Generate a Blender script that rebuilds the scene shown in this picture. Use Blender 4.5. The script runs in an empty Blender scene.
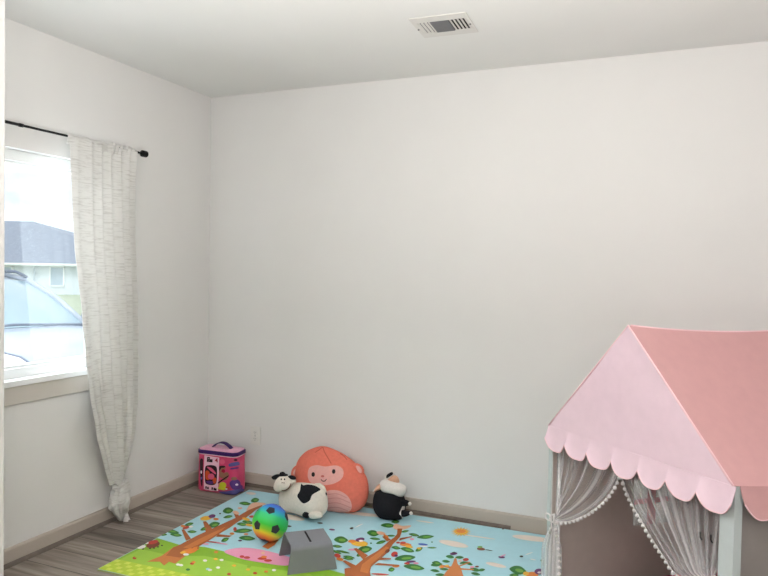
import bpy, bmesh, math, random
import numpy as np
from mathutils import Vector, Matrix
from mathutils.bvhtree import BVHTree
random.seed(7)
S = bpy.context.scene
COL = S.collection
V = Vector
PI = math.pi
H = 2.44

# ------------------------------------------------------------------ camera
FPX = 673.22
CAM = V((2.70916, -3.54146, 1.35928))
FW = V((-0.388444, 0.921109, -0.025860)).normalized()
RT = V((0.921104, 0.388929, 0.017348)).normalized()
UP = RT.cross(FW).normalized()
cd = bpy.data.cameras.new('camera')
cam = bpy.data.objects.new('camera', cd)
COL.objects.link(cam)
M = Matrix((RT, UP, -FW)).transposed().to_4x4()
M.translation = CAM
cam.matrix_world = M
cd.sensor_width = 36.0
cd.lens = FPX / 768 * 36
cd.clip_start = 0.02
cd.clip_end = 500
S.camera = cam
S.view_settings.view_transform = 'Standard'
S.view_settings.look = 'None'
S.view_settings.exposure = 0.08
S.view_settings.gamma = 1.0


def ray(px, py):
    return FW + RT * ((px - 384) / FPX) - UP * ((py - 288) / FPX)


def at(px, py, point, normal):
    """photo direction -> point on a plane of the room"""
    d = ray(px, py)
    n = V(normal)
    return CAM + d * ((V(point) - CAM).dot(n) / d.dot(n))


def floor_at(px, py, z=0.0):
    return at(px, py, (0, 0, z), (0, 0, 1))


# ------------------------------------------------------------------ materials
def lin(c):
    o = []
    for v in c:
        v = v / 255.0
        o.append(v / 12.92 if v <= 0.04045 else ((v + 0.055) / 1.055) ** 2.4)
    return (*o, 1.0)


def mat(name, rgb, rough=0.7, var=0.06, scale=40.0, bump=0.0, bscale=200.0, metal=0.0, trans=0.0, spec=0.3):
    m = bpy.data.materials.new(name)
    m.use_nodes = True
    nt = m.node_tree
    N, L = nt.nodes, nt.links
    b = N['Principled BSDF']
    b.inputs['Roughness'].default_value = rough
    b.inputs['Metallic'].default_value = metal
    b.inputs['Specular IOR Level'].default_value = spec
    tc = N.new('ShaderNodeTexCoord')
    c = lin(rgb)
    if var > 0:
        nz = N.new('ShaderNodeTexNoise')
        nz.inputs['Scale'].default_value = scale
        nz.inputs['Detail'].default_value = 4
        L.new(tc.outputs['Object'], nz.inputs['Vector'])
        r = N.new('ShaderNodeValToRGB')
        r.color_ramp.elements[0].position = 0.3
        r.color_ramp.elements[1].position = 0.7
        r.color_ramp.elements[0].color = (*[x * (1 - var) for x in c[:3]], 1)
        r.color_ramp.elements[1].color = (*[min(1, x * (1 + var)) for x in c[:3]], 1)
        L.new(nz.outputs['Fac'], r.inputs['Fac'])
        L.new(r.outputs['Color'], b.inputs['Base Color'])
        csock = r.outputs['Color']
    else:
        b.inputs['Base Color'].default_value = c
        csock = None
    if bump > 0:
        n2 = N.new('ShaderNodeTexNoise')
        n2.inputs['Scale'].default_value = bscale
        n2.inputs['Detail'].default_value = 3
        L.new(tc.outputs['Object'], n2.inputs['Vector'])
        bp = N.new('ShaderNodeBump')
        bp.inputs['Strength'].default_value = bump
        bp.inputs['Distance'].default_value = 0.01
        L.new(n2.outputs['Fac'], bp.inputs['Height'])
        L.new(bp.outputs['Normal'], b.inputs['Normal'])
    if trans > 0:
        t = N.new('ShaderNodeBsdfTranslucent')
        if csock:
            L.new(csock, t.inputs['Color'])
        else:
            t.inputs['Color'].default_value = c
        mx = N.new('ShaderNodeMixShader')
        mx.inputs[0].default_value = trans
        L.new(b.outputs[0], mx.inputs[1])
        L.new(t.outputs[0], mx.inputs[2])
        L.new(mx.outputs[0], N['Material Output'].inputs['Surface'])
    return m


def sheer(name, rgb, alpha):
    """woven net: part of the light passes straight through the holes"""
    m = bpy.data.materials.new(name)
    m.use_nodes = True
    nt = m.node_tree
    N, L = nt.nodes, nt.links
    b = N['Principled BSDF']
    b.inputs['Base Color'].default_value = lin(rgb)
    b.inputs['Roughness'].default_value = 0.8
    t = N.new('ShaderNodeBsdfTranslucent')
    t.inputs['Color'].default_value = lin(rgb)
    m1 = N.new('ShaderNodeMixShader')
    m1.inputs[0].default_value = 0.4
    L.new(b.outputs[0], m1.inputs[1])
    L.new(t.outputs[0], m1.inputs[2])
    tr = N.new('ShaderNodeBsdfTransparent')
    m2 = N.new('ShaderNodeMixShader')
    tc = N.new('ShaderNodeTexCoord')
    vo = N.new('ShaderNodeTexVoronoi')
    vo.inputs['Scale'].default_value = 130
    L.new(tc.outputs['Object'], vo.inputs['Vector'])
    mr = N.new('ShaderNodeMapRange')
    mr.inputs['From Min'].default_value = 0.12
    mr.inputs['From Max'].default_value = 0.3
    mr.inputs['To Min'].default_value = min(1, alpha * 1.9)
    mr.inputs['To Max'].default_value = alpha * 0.85
    L.new(vo.outputs['Distance'], mr.inputs['Value'])
    at_ = N.new('ShaderNodeAttribute')
    at_.attribute_name = 'gather'           # how densely the net is gathered there
    ma = N.new('ShaderNodeMath')
    ma.operation = 'MULTIPLY_ADD'
    ma.use_clamp = True
    ma.inputs[1].default_value = .7
    L.new(at_.outputs['Fac'], ma.inputs[0])
    L.new(mr.outputs[0], ma.inputs[2])
    L.new(ma.outputs[0], m2.inputs[0])
    L.new(tr.outputs[0], m2.inputs[1])
    L.new(m1.outputs[0], m2.inputs[2])
    L.new(m2.outputs[0], N['Material Output'].inputs['Surface'])
    return m


def glass_mat(name):
    m = bpy.data.materials.new(name)
    m.use_nodes = True
    nt = m.node_tree
    N, L = nt.nodes, nt.links
    N.remove(N['Principled BSDF'])
    tr = N.new('ShaderNodeBsdfTransparent')
    tr.inputs['Color'].default_value = (0.95, 0.98, 1.0, 1)
    gl = N.new('ShaderNodeBsdfGlossy')
    gl.inputs['Roughness'].default_value = 0.02
    mx = N.new('ShaderNodeMixShader')
    mx.inputs[0].default_value = 0.05
    L.new(tr.outputs[0], mx.inputs[1])
    L.new(gl.outputs[0], mx.inputs[2])
    L.new(mx.outputs[0], N['Material Output'].inputs['Surface'])
    return m


def floor_mat():
    m = bpy.data.materials.new('vinyl_planks')
    m.use_nodes = True
    nt = m.node_tree
    N, L = nt.nodes, nt.links
    b = N['Principled BSDF']
    b.inputs['Roughness'].default_value = 0.45
    b.inputs['Specular IOR Level'].default_value = 0.35
    tc = N.new('ShaderNodeTexCoord')
    br = N.new('ShaderNodeTexBrick')
    br.offset = 0.37
    br.inputs['Color1'].default_value = (0, 0, 0, 1)
    br.inputs['Color2'].default_value = (1, 1, 1, 1)
    br.inputs['Mortar'].default_value = (0.0, 0.0, 0.0, 1)
    br.inputs['Scale'].default_value = 1.0
    br.inputs['Mortar Size'].default_value = 0.002
    br.inputs['Bias'].default_value = 0.0
    br.inputs['Brick Width'].default_value = 0.92
    br.inputs['Row Height'].default_value = 0.15
    L.new(tc.outputs['Object'], br.inputs['Vector'])
    mp = N.new('ShaderNodeMapping')
    mp.inputs['Scale'].default_value = (1.6, 26, 1)
    L.new(tc.outputs['Object'], mp.inputs['Vector'])
    # shift the grain from plank to plank
    ad = N.new('ShaderNodeVectorMath')
    ad.operation = 'MULTIPLY_ADD'
    ad.inputs[1].default_value = (7.3, 3.1, 5.7)
    L.new(br.outputs['Color'], ad.inputs[0])
    L.new(mp.outputs[0], ad.inputs[2])
    nz = N.new('ShaderNodeTexNoise')
    nz.inputs['Scale'].default_value = 1.0
    nz.inputs['Detail'].default_value = 7
    nz.inputs['Roughness'].default_value = 0.62
    nz.inputs['Distortion'].default_value = 0.7
    L.new(ad.outputs[0], nz.inputs['Vector'])
    r = N.new('ShaderNodeValToRGB')
    e = r.color_ramp.elements
    e[0].position = 0.28
    e[0].color = lin((98, 88, 80))
    e[1].position = 0.74
    e[1].color = lin((174, 164, 154))
    e.new(0.5).color = lin((138, 128, 119))
    L.new(nz.outputs['Fac'], r.inputs['Fac'])
    mr = N.new('ShaderNodeMapRange')
    mr.inputs['To Min'].default_value = 0.72
    mr.inputs['To Max'].default_value = 1.12
    L.new(br.outputs['Color'], mr.inputs['Value'])
    mu = N.new('ShaderNodeVectorMath')
    mu.operation = 'SCALE'
    L.new(r.outputs['Color'], mu.inputs[0])
    L.new(mr.outputs[0], mu.inputs['Scale'])
    mo = N.new('ShaderNodeMix')
    mo.data_type = 'RGBA'
    L.new(br.outputs['Fac'], mo.inputs[0])
    L.new(mu.outputs[0], mo.inputs[6])
    mo.inputs[7].default_value = lin((62, 55, 50))
    L.new(mo.outputs[2], b.inputs['Base Color'])
    return m


def linen_mat():
    m = bpy.data.materials.new('cream_linen')
    m.use_nodes = True
    nt = m.node_tree
    N, L = nt.nodes, nt.links
    b = N['Principled BSDF']
    b.inputs['Roughness'].default_value = 0.9
    b.inputs['Specular IOR Level'].default_value = 0.1
    tc = N.new('ShaderNodeTexCoord')
    mp = N.new('ShaderNodeMapping')
    mp.inputs['Scale'].default_value = (9, 14, 130)
    L.new(tc.outputs['Object'], mp.inputs['Vector'])
    nz = N.new('ShaderNodeTexNoise')
    nz.inputs['Scale'].default_value = 1
    nz.inputs['Detail'].default_value = 5
    nz.inputs['Roughness'].default_value = 0.6
    L.new(mp.outputs[0], nz.inputs['Vector'])
    r = N.new('ShaderNodeValToRGB')
    e = r.color_ramp.elements
    e[0].position = 0.34
    e[0].color = lin((214, 212, 208))
    e[1].position = 0.5
    e[1].color = lin((234, 233, 230))
    L.new(nz.outputs['Fac'], r.inputs['Fac'])
    L.new(r.outputs['Color'], b.inputs['Base Color'])
    bp = N.new('ShaderNodeBump')
    bp.inputs['Strength'].default_value = 0.35
    bp.inputs['Distance'].default_value = 0.01
    L.new(nz.outputs['Fac'], bp.inputs['Height'])
    L.new(bp.outputs['Normal'], b.inputs['Normal'])
    t = N.new('ShaderNodeBsdfTranslucent')
    L.new(r.outputs['Color'], t.inputs['Color'])
    mx = N.new('ShaderNodeMixShader')
    mx.inputs[0].default_value = 0.25
    L.new(b.outputs[0], mx.inputs[1])
    L.new(t.outputs[0], mx.inputs[2])
    L.new(mx.outputs[0], N['Material Output'].inputs['Surface'])
    return m


def ball_mat(axis, stops):
    m = bpy.data.materials.new('rainbow_rubber')
    m.use_nodes = True
    nt = m.node_tree
    N, L = nt.nodes, nt.links
    b = N['Principled BSDF']
    b.inputs['Roughness'].default_value = 0.5
    tc = N.new('ShaderNodeTexCoord')
    d = N.new('ShaderNodeVectorMath')
    d.operation = 'DOT_PRODUCT'
    d.inputs[1].default_value = axis
    L.new(tc.outputs['Object'], d.inputs[0])
    mr = N.new('ShaderNodeMapRange')
    mr.inputs['From Min'].default_value = -1
    mr.inputs['From Max'].default_value = 1
    L.new(d.outputs['Value'], mr.inputs['Value'])
    r = N.new('ShaderNodeValToRGB')
    e = r.color_ramp.elements
    e[0].position = stops[0][0]
    e[0].color = lin(stops[0][1])
    e[1].position = stops[-1][0]
    e[1].color = lin(stops[-1][1])
    for p, c in stops[1:-1]:
        e.new(p).color = lin(c)
    L.new(mr.outputs[0], r.inputs['Fac'])
    L.new(r.outputs['Color'], b.inputs['Base Color'])
    return m


# ------------------------------------------------------------------ object helpers
def root_loc(o):
    while o is not None and o.parent is not None:
        o = o.parent
    return o.location.copy() if o is not None else V((0, 0, 0))


def tag(o, label, cat, group=None):
    o['label'] = label
    o['category'] = cat
    if group:
        o['group'] = group
    return o


def thing(name, label, cat, loc):
    o = bpy.data.objects.new(name, None)
    o.empty_display_size = 0.05
    COL.objects.link(o)
    o.location = loc
    return tag(o, label, cat)


def link(name, bm, mats, parent=None, smooth=False, label=None, solid=0.0, bevel=0.0, offset=0.0, subd=0):
    """bm holds world coordinates; the object becomes a child of parent"""
    bmesh.ops.recalc_face_normals(bm, faces=bm.faces[:]) if smooth != 'keep' else None
    base = root_loc(parent)
    if base.length > 0:
        for v in bm.verts:
            v.co -= base
    me = bpy.data.meshes.new(name)
    bm.to_mesh(me)
    bm.free()
    if not isinstance(mats, (list, tuple)):
        mats = [mats]
    for m in mats:
        me.materials.append(m)
    o = bpy.data.objects.new(name, me)
    COL.objects.link(o)
    if parent is not None:
        o.parent = parent
    if smooth:
        for p in me.polygons:
            p.use_smooth = True
    if bevel > 0:
        b = o.modifiers.new('bevel', 'BEVEL')
        b.width = bevel
        b.segments = 2
        b.limit_method = 'ANGLE'
        b.angle_limit = math.radians(40)
    if subd:
        s = o.modifiers.new('subd', 'SUBSURF')
        s.levels = s.render_levels = subd
    if solid > 0:
        s = o.modifiers.new('solid', 'SOLIDIFY')
        s.thickness = solid
        s.offset = offset
        if smooth:
            es = o.modifiers.new('crease', 'EDGE_SPLIT')
            es.split_angle = math.radians(55)
    if label:
        o['label'] = label
    return o


def struct(name, bm, m, parent=None, **k):
    o = link(name, bm, m, parent, **k)
    if parent is None:
        o['kind'] = 'structure'
    return o


def new():
    return bmesh.new()


def box(bm, lo, hi, mi=0, rot=None, piv=None):
    x0, y0, z0 = lo
    x1, y1, z1 = hi
    co = [V(c) for c in ((x0, y0, z0), (x1, y0, z0), (x1, y1, z0), (x0, y1, z0), (x0, y0, z1), (x1, y0, z1), (x1, y1, z1), (x0, y1, z1))]
    if rot is not None:
        p = V(piv) if piv is not None else (co[0] + co[6]) / 2
        co = [rot @ (c - p) + p for c in co]
    vs = [bm.verts.new(c) for c in co]
    for f in ((0, 3, 2, 1), (4, 5, 6, 7), (0, 1, 5, 4), (1, 2, 6, 5), (2, 3, 7, 6), (3, 0, 4, 7)):
        bm.faces.new([vs[i] for i in f]).material_index = mi
    return vs


def poly(bm, pts, mi=0):
    f = bm.faces.new([bm.verts.new(p) for p in pts])
    f.material_index = mi
    return f


def grid(bm, rows, mi=0, closed=False):
    """rows: list of equal-length point lists"""
    vv = [[bm.verts.new(p) for p in r] for r in rows]
    n = len(rows[0])
    for a, b in zip(vv[:-1], vv[1:]):
        for i in range(n if closed else n - 1):
            j = (i + 1) % n
            f = bm.faces.new((a[i], a[j], b[j], b[i]))
            f.material_index = mi
    return vv


def tube(bm, pts, r, n=10, mi=0, caps=True):
    pts = [V(p) for p in pts]
    rows = []
    for i, p in enumerate(pts):
        d = (pts[min(i + 1, len(pts) - 1)] - pts[max(i - 1, 0)]).normalized()
        a = d.cross(V((0, 0, 1)))
        if a.length < 1e-3:
            a = d.cross(V((1, 0, 0)))
        a.normalize()
        b = d.cross(a).normalized()
        rr = r[i] if isinstance(r, (list, tuple)) else r
        rows.append([p + (a * math.cos(2 * PI * k / n) + b * math.sin(2 * PI * k / n)) * rr for k in range(n)])
    vv = grid(bm, rows, mi, closed=True)
    if caps:
        bm.faces.new(vv[0]).material_index = mi
        bm.faces.new(vv[-1]).material_index = mi


def ball(bm, c, r, seg=16, ring=10, mi=0):
    R = V((r, r, r)) if not isinstance(r, (tuple, list, Vector)) else V(r)
    c = V(c)
    g = bmesh.ops.create_uvsphere(bm, u_segments=seg, v_segments=ring, radius=1)
    for v in g['verts']:
        v.co = V((v.co.x * R.x, v.co.y * R.y, v.co.z * R.z)) + c
        for f in v.link_faces:
            f.material_index = mi


def smooth_loop(pts, per=6, closed=True):
    P = [np.array(p, float) for p in pts]
    n = len(P)
    out = []
    for i in range(n if closed else n - 1):
        p0, p1, p2, p3 = (P[(i - 1) % n], P[i], P[(i + 1) % n], P[(i + 2) % n]) if closed else (P[max(i - 1, 0)], P[i], P[i + 1], P[min(i + 2, n - 1)])
        for k in range(per):
            t = k / per
            out.append(0.5 * ((2 * p1) + (-p0 + p2) * t + (2 * p0 - 5 * p1 + 4 * p2 - p3) * t * t + (-p0 + 3 * p1 - 3 * p2 + p3) * t ** 3))
    if not closed:
        out.append(P[-1])
    return out


def ell(cx, cy, rx, ry, ang=0, n=16):
    a = math.radians(ang)
    return [(cx + rx * math.cos(t) * math.cos(a) - ry * math.sin(t) * math.sin(a), cy + rx * math.cos(t) * math.sin(a) + ry * math.sin(t) * math.cos(a)) for t in (2 * PI * k / n for k in range(n))]


def inflate(bm, outline, point, normal, depth, back=None, per=5, rings=14, power=2.3, zmin=None):
    """stuffed shape: a rounded cushion of real thickness on a given outline"""
    n = V(normal).normalized()
    if n.dot(CAM - V(point)) < 0:
        n = -n
    loop = [at(q[0], q[1], point, n) for q in smooth_loop(outline, per)]
    c = sum(loop, V()) / len(loop)
    back = depth if back is None else back
    rows = []
    for s, D in ((1, depth), (-1, back)):
        ts = [math.sin(PI / 2 * (k + 0.35) / (rings + 0.35)) for k in range(rings)]
        rr = []
        for t in ts:
            z = max(0.0, 1 - t ** power) ** (1 / 2.0) * D * s
            rr.append([c + (p - c) * t + n * z for p in loop])
        if s == 1:
            rows += rr + [list(loop)]
        else:
            rows += rr[::-1]
    vv = grid(bm, rows, 0, closed=True)
    for ring, s, D in ((vv[0], 1, depth), (vv[-1], -1, back)):
        cv = bm.verts.new(c + n * (D * s))
        for i in range(len(ring)):
            bm.faces.new((ring[i], ring[(i + 1) % len(ring)], cv))
    if zmin is not None:
        for v in bm.verts:
            if v.co.z < zmin:
                v.co.z = zmin
    return bm


def bvh_of(*objs):
    bm = bmesh.new()
    for o in objs:
        me = o.data.copy()
        off = root_loc(o) if o.parent else V((0, 0, 0))
        me.transform(Matrix.Translation(off if o.parent else o.location))
        bm.from_mesh(me)
        bpy.data.meshes.remove(me)
    t = BVHTree.FromBMesh(bm)
    bm.free()
    return t


def decal(bm, tree, outline, off=0.0015, per=3, rings=7, mi=0, smooth=True):
    """cloth piece sewn or printed on a curved surface: follows the surface, a hair above it"""
    loop = smooth_loop(outline, per) if smooth else []
    if not smooth:
        n = len(outline)
        for i in range(n):
            a, b = np.array(outline[i], float), np.array(outline[(i + 1) % n], float)
            loop += [a + (b - a) * k / per for k in range(per)]
    c = sum(loop) / len(loop)
    rows = []
    cache = None

    def hit(q):
        d = ray(q[0], q[1]).normalized()
        loc, nor, _, _ = tree.ray_cast(CAM, d)
        if loc is None:
            loc, nor, _, _ = tree.find_nearest(at(q[0], q[1], last[0], FW))
        if nor.dot(d) > 0:
            nor = -nor
        last[0] = loc
        return loc + nor * off
    last = [CAM + FW * 3.4]
    cv = bm.verts.new(hit(c))
    vr = []
    for k in range(1, rings + 1):
        vr.append([bm.verts.new(hit(c + (p - c) * (k / rings))) for p in loop])
    n = len(loop)
    for i in range(n):
        bm.faces.new((cv, vr[0][i], vr[0][(i + 1) % n])).material_index = mi
    for a, b in zip(vr[:-1], vr[1:]):
        for i in range(n):
            bm.faces.new((a[i], b[i], b[(i + 1) % n], a[(i + 1) % n])).material_index = mi


def stroke(bm, tree, pts, w, off=0.0018, mi=0, per=5):
    line = smooth_loop(pts, per, closed=False)
    L = []
    for i, p in enumerate(line):
        d = line[min(i + 1, len(line) - 1)] - line[max(i - 1, 0)]
        d = d / (np.linalg.norm(d) + 1e-9)
        nn = np.array((-d[1], d[0])) * w / 2
        row = []
        for q in (p - nn, p + nn):
            dr = ray(q[0], q[1]).normalized()
            loc, nor, _, _ = tree.ray_cast(CAM, dr)
            if loc is None:
                loc, nor, _, _ = tree.find_nearest(CAM + dr * 3.5)
            if nor.dot(dr) > 0:
                nor = -nor
            row.append(loc + nor * off)
        L.append(row)
    grid(bm, L, mi)


# ================================================================== THE ROOM
m_wall = mat('wall_paint', (226, 225, 223), 0.85, 0.012, 3, 0.05, 260)
m_ceil = mat('ceiling_paint', (230, 230, 228), 0.9, 0.01, 3, 0.06, 220)
m_trim = mat('greige_trim_paint', (186, 176, 165), 0.5, 0.02, 8)
m_white = mat('white_vinyl', (238, 240, 240), 0.4, 0.01, 20)
m_shoe = mat('brown_shoe_moulding', (112, 102, 94), 0.5, 0.12, 30)
m_plate = mat('white_plastic', (226, 224, 219), 0.35, 0.01)
m_black = mat('black_metal', (26, 26, 27), 0.4, 0.1, 60, metal=0.6)
m_dark = mat('dark_void', (14, 14, 15), 0.8, 0.0)

XR, YF = 3.85, -4.3         # right wall, wall behind the photographer
bm = new(); box(bm, (-0.12, YF - .12, -0.12), (XR + .12, 0.12, 0)); struct('floor', bm, floor_mat())
bm = new(); box(bm, (-0.12, YF - .12, H), (XR + .12, 0.12, H + .12)); struct('ceiling', bm, m_ceil)
bm = new(); box(bm, (-0.12, 0, 0), (XR + .12, 0.12, H)); struct('wall_back', bm, m_wall)
bm = new(); box(bm, (XR, YF, 0), (XR + .12, 0, H)); struct('wall_right', bm, m_wall)
bm = new(); box(bm, (-.12, YF - .12, 0), (XR + .12, YF, H)); struct('wall_front', bm, m_wall)
WY0, WY1, WZ0, WZ1 = -1.74, -0.86, 0.83, 1.88     # window opening
bm = new()
box(bm, (-.14, YF, 0), (0, 0, WZ0)); box(bm, (-.14, YF, WZ1), (0, 0, H))
box(bm, (-.14, YF, WZ0), (0, WY0, WZ1)); box(bm, (-.14, WY1, WZ0), (0, 0, WZ1))
struct('wall_left', bm, m_wall)
bm = new(); box(bm, (0, YF, 0), (.45, -1.793, H)); struct('wall_alcove', bm, m_wall, bevel=.004)


def base_bm(a, b, n):
    """baseboard with an eased top edge along a->b, n points into the room"""
    a, b, n = V(a), V(b), V(n)
    prof = [(0, 0), (.013, 0), (.013, .072), (.009, .08), (0, .081)]
    q = new()
    ra = [a + n * p[0] + V((0, 0, p[1])) for p in prof]
    rb = [b + n * p[0] + V((0, 0, p[1])) for p in prof]
    grid(q, [ra, rb], closed=True)
    return q


def shoe_bm(a, b, n):
    a, b, n = V(a), V(b), V(n)
    prof = [(.013, 0)] + [(.013 + .013 * math.cos(t), .018 * math.sin(t)) for t in (0, .4, .8, 1.2, PI / 2)]
    q = new()
    grid(q, [[a + n * p[0] + V((0, 0, p[1])) for p in prof], [b + n * p[0] + V((0, 0, p[1])) for p in prof]], closed=True)
    return q


for nm, a, b, n in (('left', (0, -1.793, 0), (0, 0, 0), (1, 0, 0)), ('back', (0, 0, 0), (XR, 0, 0), (0, -1, 0)),
                    ('right', (XR, 0, 0), (XR, YF, 0), (-1, 0, 0)), ('alcove', (.45, -1.793, 0), (.45, YF, 0), (1, 0, 0))):
    struct('baseboard_' + nm, base_bm(a, b, n), m_trim)
struct('trim_1', shoe_bm((0, -1.793, 0), (0, -.013, 0), (1, 0, 0)), m_shoe)
struct('trim_2', shoe_bm((.013, 0, 0), (1.975, 0, 0), (0, -1, 0)), m_shoe)

# window
bm = new()
FX0, FX1 = -.10, -.045
fw_ = .05
box(bm, (FX0, WY0, WZ0), (FX1, WY1, WZ0 + fw_)); box(bm, (FX0, WY0, WZ1 - fw_), (FX1, WY1, WZ1))
box(bm, (FX0, WY0, WZ0 + fw_), (FX1, WY0 + fw_, WZ1 - fw_)); box(bm, (FX0, WY1 - fw_, WZ0 + fw_), (FX1, WY1, WZ1 - fw_))
win = struct('window_1', bm, m_white, bevel=.003)
bm = new()
box(bm, (-.09, WY0 + fw_, WZ1 - fw_ - .012), (-.06, WY1 - fw_, WZ1 - fw_)); box(bm, (-.09, WY0 + fw_, WZ0 + fw_), (-.06, WY1 - fw_, WZ0 + fw_ + .012))
box(bm, (-.092, -1.56, WZ0 + fw_ + .012), (-.058, -1.515, WZ1 - fw_ - .012))
link('sash', bm, m_white, win, bevel=.002)
bm = new(); box(bm, (-.078, WY0 + fw_, WZ0 + fw_), (-.074, WY1 - fw_, WZ1 - fw_)); link('glass_pane', bm, glass_mat('window_glass'), win)
bm = new(); box(bm, (-.045, WY0, WZ0 - .001), (0.0, WY1, WZ0 + .006)); box(bm, (0, WY0 - .02, WZ0 - .022), (.022, WY1 + .02, WZ0 + .006)); link('window_sill', bm, m_white, win, bevel=.004)
bm = new(); box(bm, (0, WY0 - .01, WZ0 - .104), (.012, WY1 + .01, WZ0 - .022)); link('sill_shade_strip', bm, mat('sill_shade_tone', (204, 198, 190), .6, .02, 8), win, bevel=.002, label='greige strip painting the shaded band under the sill')  # thin board coloured as the band of shade below the sill

# ceiling vent
vc = V((1.775, -.70, H))
t = thing('ceiling_vent', 'white square louvred air vent set in the ceiling', 'vent', vc)
A, B = V((1, .0, 0)), V((0.0, 1, 0))
A = (V((1.906, -.81, 0)) - V((1.652, -.821, 0))).normalized(); B = V((-A.y, A.x, 0))


def vbox(bm, a0, a1, b0, b1, z0, z1, mi=0):
    pts = []
    for z in (z0, z1):
        for a, b in ((a0, b0), (a1, b0), (a1, b1), (a0, b1)):
            pts.append(bm.verts.new(vc + A * a + B * b + V((0, 0, z))))
    for f in ((0, 3, 2, 1), (4, 5, 6, 7), (0, 1, 5, 4), (1, 2, 6, 5), (2, 3, 7, 6), (3, 0, 4, 7)):
        bm.faces.new([pts[i] for i in f]).material_index = mi


m_vent = mat('vent_enamel', (216, 214, 210), 0.4, 0.01)
m_grey = mat('vent_grey', (112, 112, 116), 0.6, 0.03)  # even grey of the damper, deflector, screws and outlet slots
bm = new()
vbox(bm, -.127, .127, -.122, -.062, -.0045, 0); vbox(bm, -.127, .127, .066, .122, -.0045, 0)
vbox(bm, -.127, -.106, -.062, .066, -.0045, 0); vbox(bm, .106, .127, -.062, .066, -.0045, 0)
link('vent_frame', bm, m_vent, t, bevel=.003)
bm = new(); vbox(bm, -.106, .036, -.062, .066, -.0012, -.0004); link('damper', bm, m_grey, t)
bm = new(); vbox(bm, .034, .106, -.062, .066, -.0012, -.0004); link('vent_backing', bm, m_dark, t, label='dark open slots at the right')
bm = new(); vbox(bm, -.048, .034, -.062, .066, -.0055, -.0035); link('centre_deflector', bm, m_grey, t, label='grey flat deflector in the middle')
def slat(a, lean, hw=.0055):
    q = new()
    p = [(a - hw, -.0015 if lean > 0 else -.006), (a + hw, -.006 if lean > 0 else -.0015)]
    rows = []
    for b in (-.062, .066):
        rows.append([vc + A * p[0][0] + B * b + V((0, 0, p[0][1])), vc + A * p[1][0] + B * b + V((0, 0, p[1][1]))])
    grid(q, rows)
    return q
for k in range(4):
    link('slat', slat(-.1 + k * .0165, -1, .0045), m_vent, t, solid=.001)
for k in range(5):
    link('slat', slat(.042 + k * .0165, 1), m_vent, t, solid=.001)
for s in (-.117, .117):
    bm = new(); tube(bm, [vc + A * s + V((0, 0, -.0105)), vc + A * s + V((0, 0, -.0075))], .004); link('screw', bm, m_grey, t, label='grey screw')

# wall outlet
oc = V((.366, 0, .317))
t = thing('wall_outlet', 'white duplex power outlet on the back wall above the bag', 'outlet', oc)
bm = new(); box(bm, (oc.x - .036, -.0085, oc.z - .058), (oc.x + .035, 0, oc.z + .057)); link('cover_plate', bm, m_plate, t, bevel=.003)
for s in (-1, 1):
    bm = new(); box(bm, (oc.x - .017, -.0105, oc.z + s * .0195 - .0145), (oc.x + .017, -.007, oc.z + s * .0195 + .0145)); so = link('socket', bm, m_plate, t, bevel=.002)
    bm = new()
    for dx in (-.0065, .0065):
        box(bm, (oc.x + dx - .0012, -.011, oc.z + s * .0195 - .001), (oc.x + dx + .0012, -.0104, oc.z + s * .0195 + .008))
    tube(bm, [(oc.x, -.0104, oc.z + s * .0195 - .0075), (oc.x, -.0111, oc.z + s * .0195 - .0075)], .0024, 8)
    link('slots', bm, m_grey, so)
bm = new(); tube(bm, [(oc.x, -.0080, oc.z), (oc.x, -.0098, oc.z)], .003); link('screw', bm, m_grey, t)

# ================================================================== CURTAIN AND ROD
RX, RZ = .085, 1.967
t = thing('curtain_rod', 'thin black curtain rod with a round end above the window', 'curtain rod', (0, -1.4, RZ))
bm = new(); tube(bm, [(RX, -1.785, RZ), (RX, -1.44, RZ)], .0068, 14); tube(bm, [(RX, -1.445, RZ), (RX, -1.425, RZ)], .0085, 14); link('outer_tube', bm, m_black, t, smooth=True)
bm = new(); tube(bm, [(RX, -1.45, RZ), (RX, -.70, RZ)], .0055, 14); link('inner_tube', bm, m_black, t, smooth=True)
bm = new(); tube(bm, [(RX, -.715, RZ), (RX, -.705, RZ), (RX, -.70, RZ), (RX, -.67, RZ), (RX, -.664, RZ)], [.007, .01, .018, .018, .012], 20); link('finial', bm, m_black, t, smooth=False, bevel=.002)
for y in (-.735, -1.74):
    bm = new(); tube(bm, [(0, y, RZ), (.004, y, RZ)], .02, 16); tube(bm, [(0.002, y, RZ), (RX, y, RZ)], .005, 8); tube(bm, [(RX, y - .008, RZ), (RX, y + .008, RZ)], .0066, 12); link('bracket', bm, m_black, t)

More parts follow.
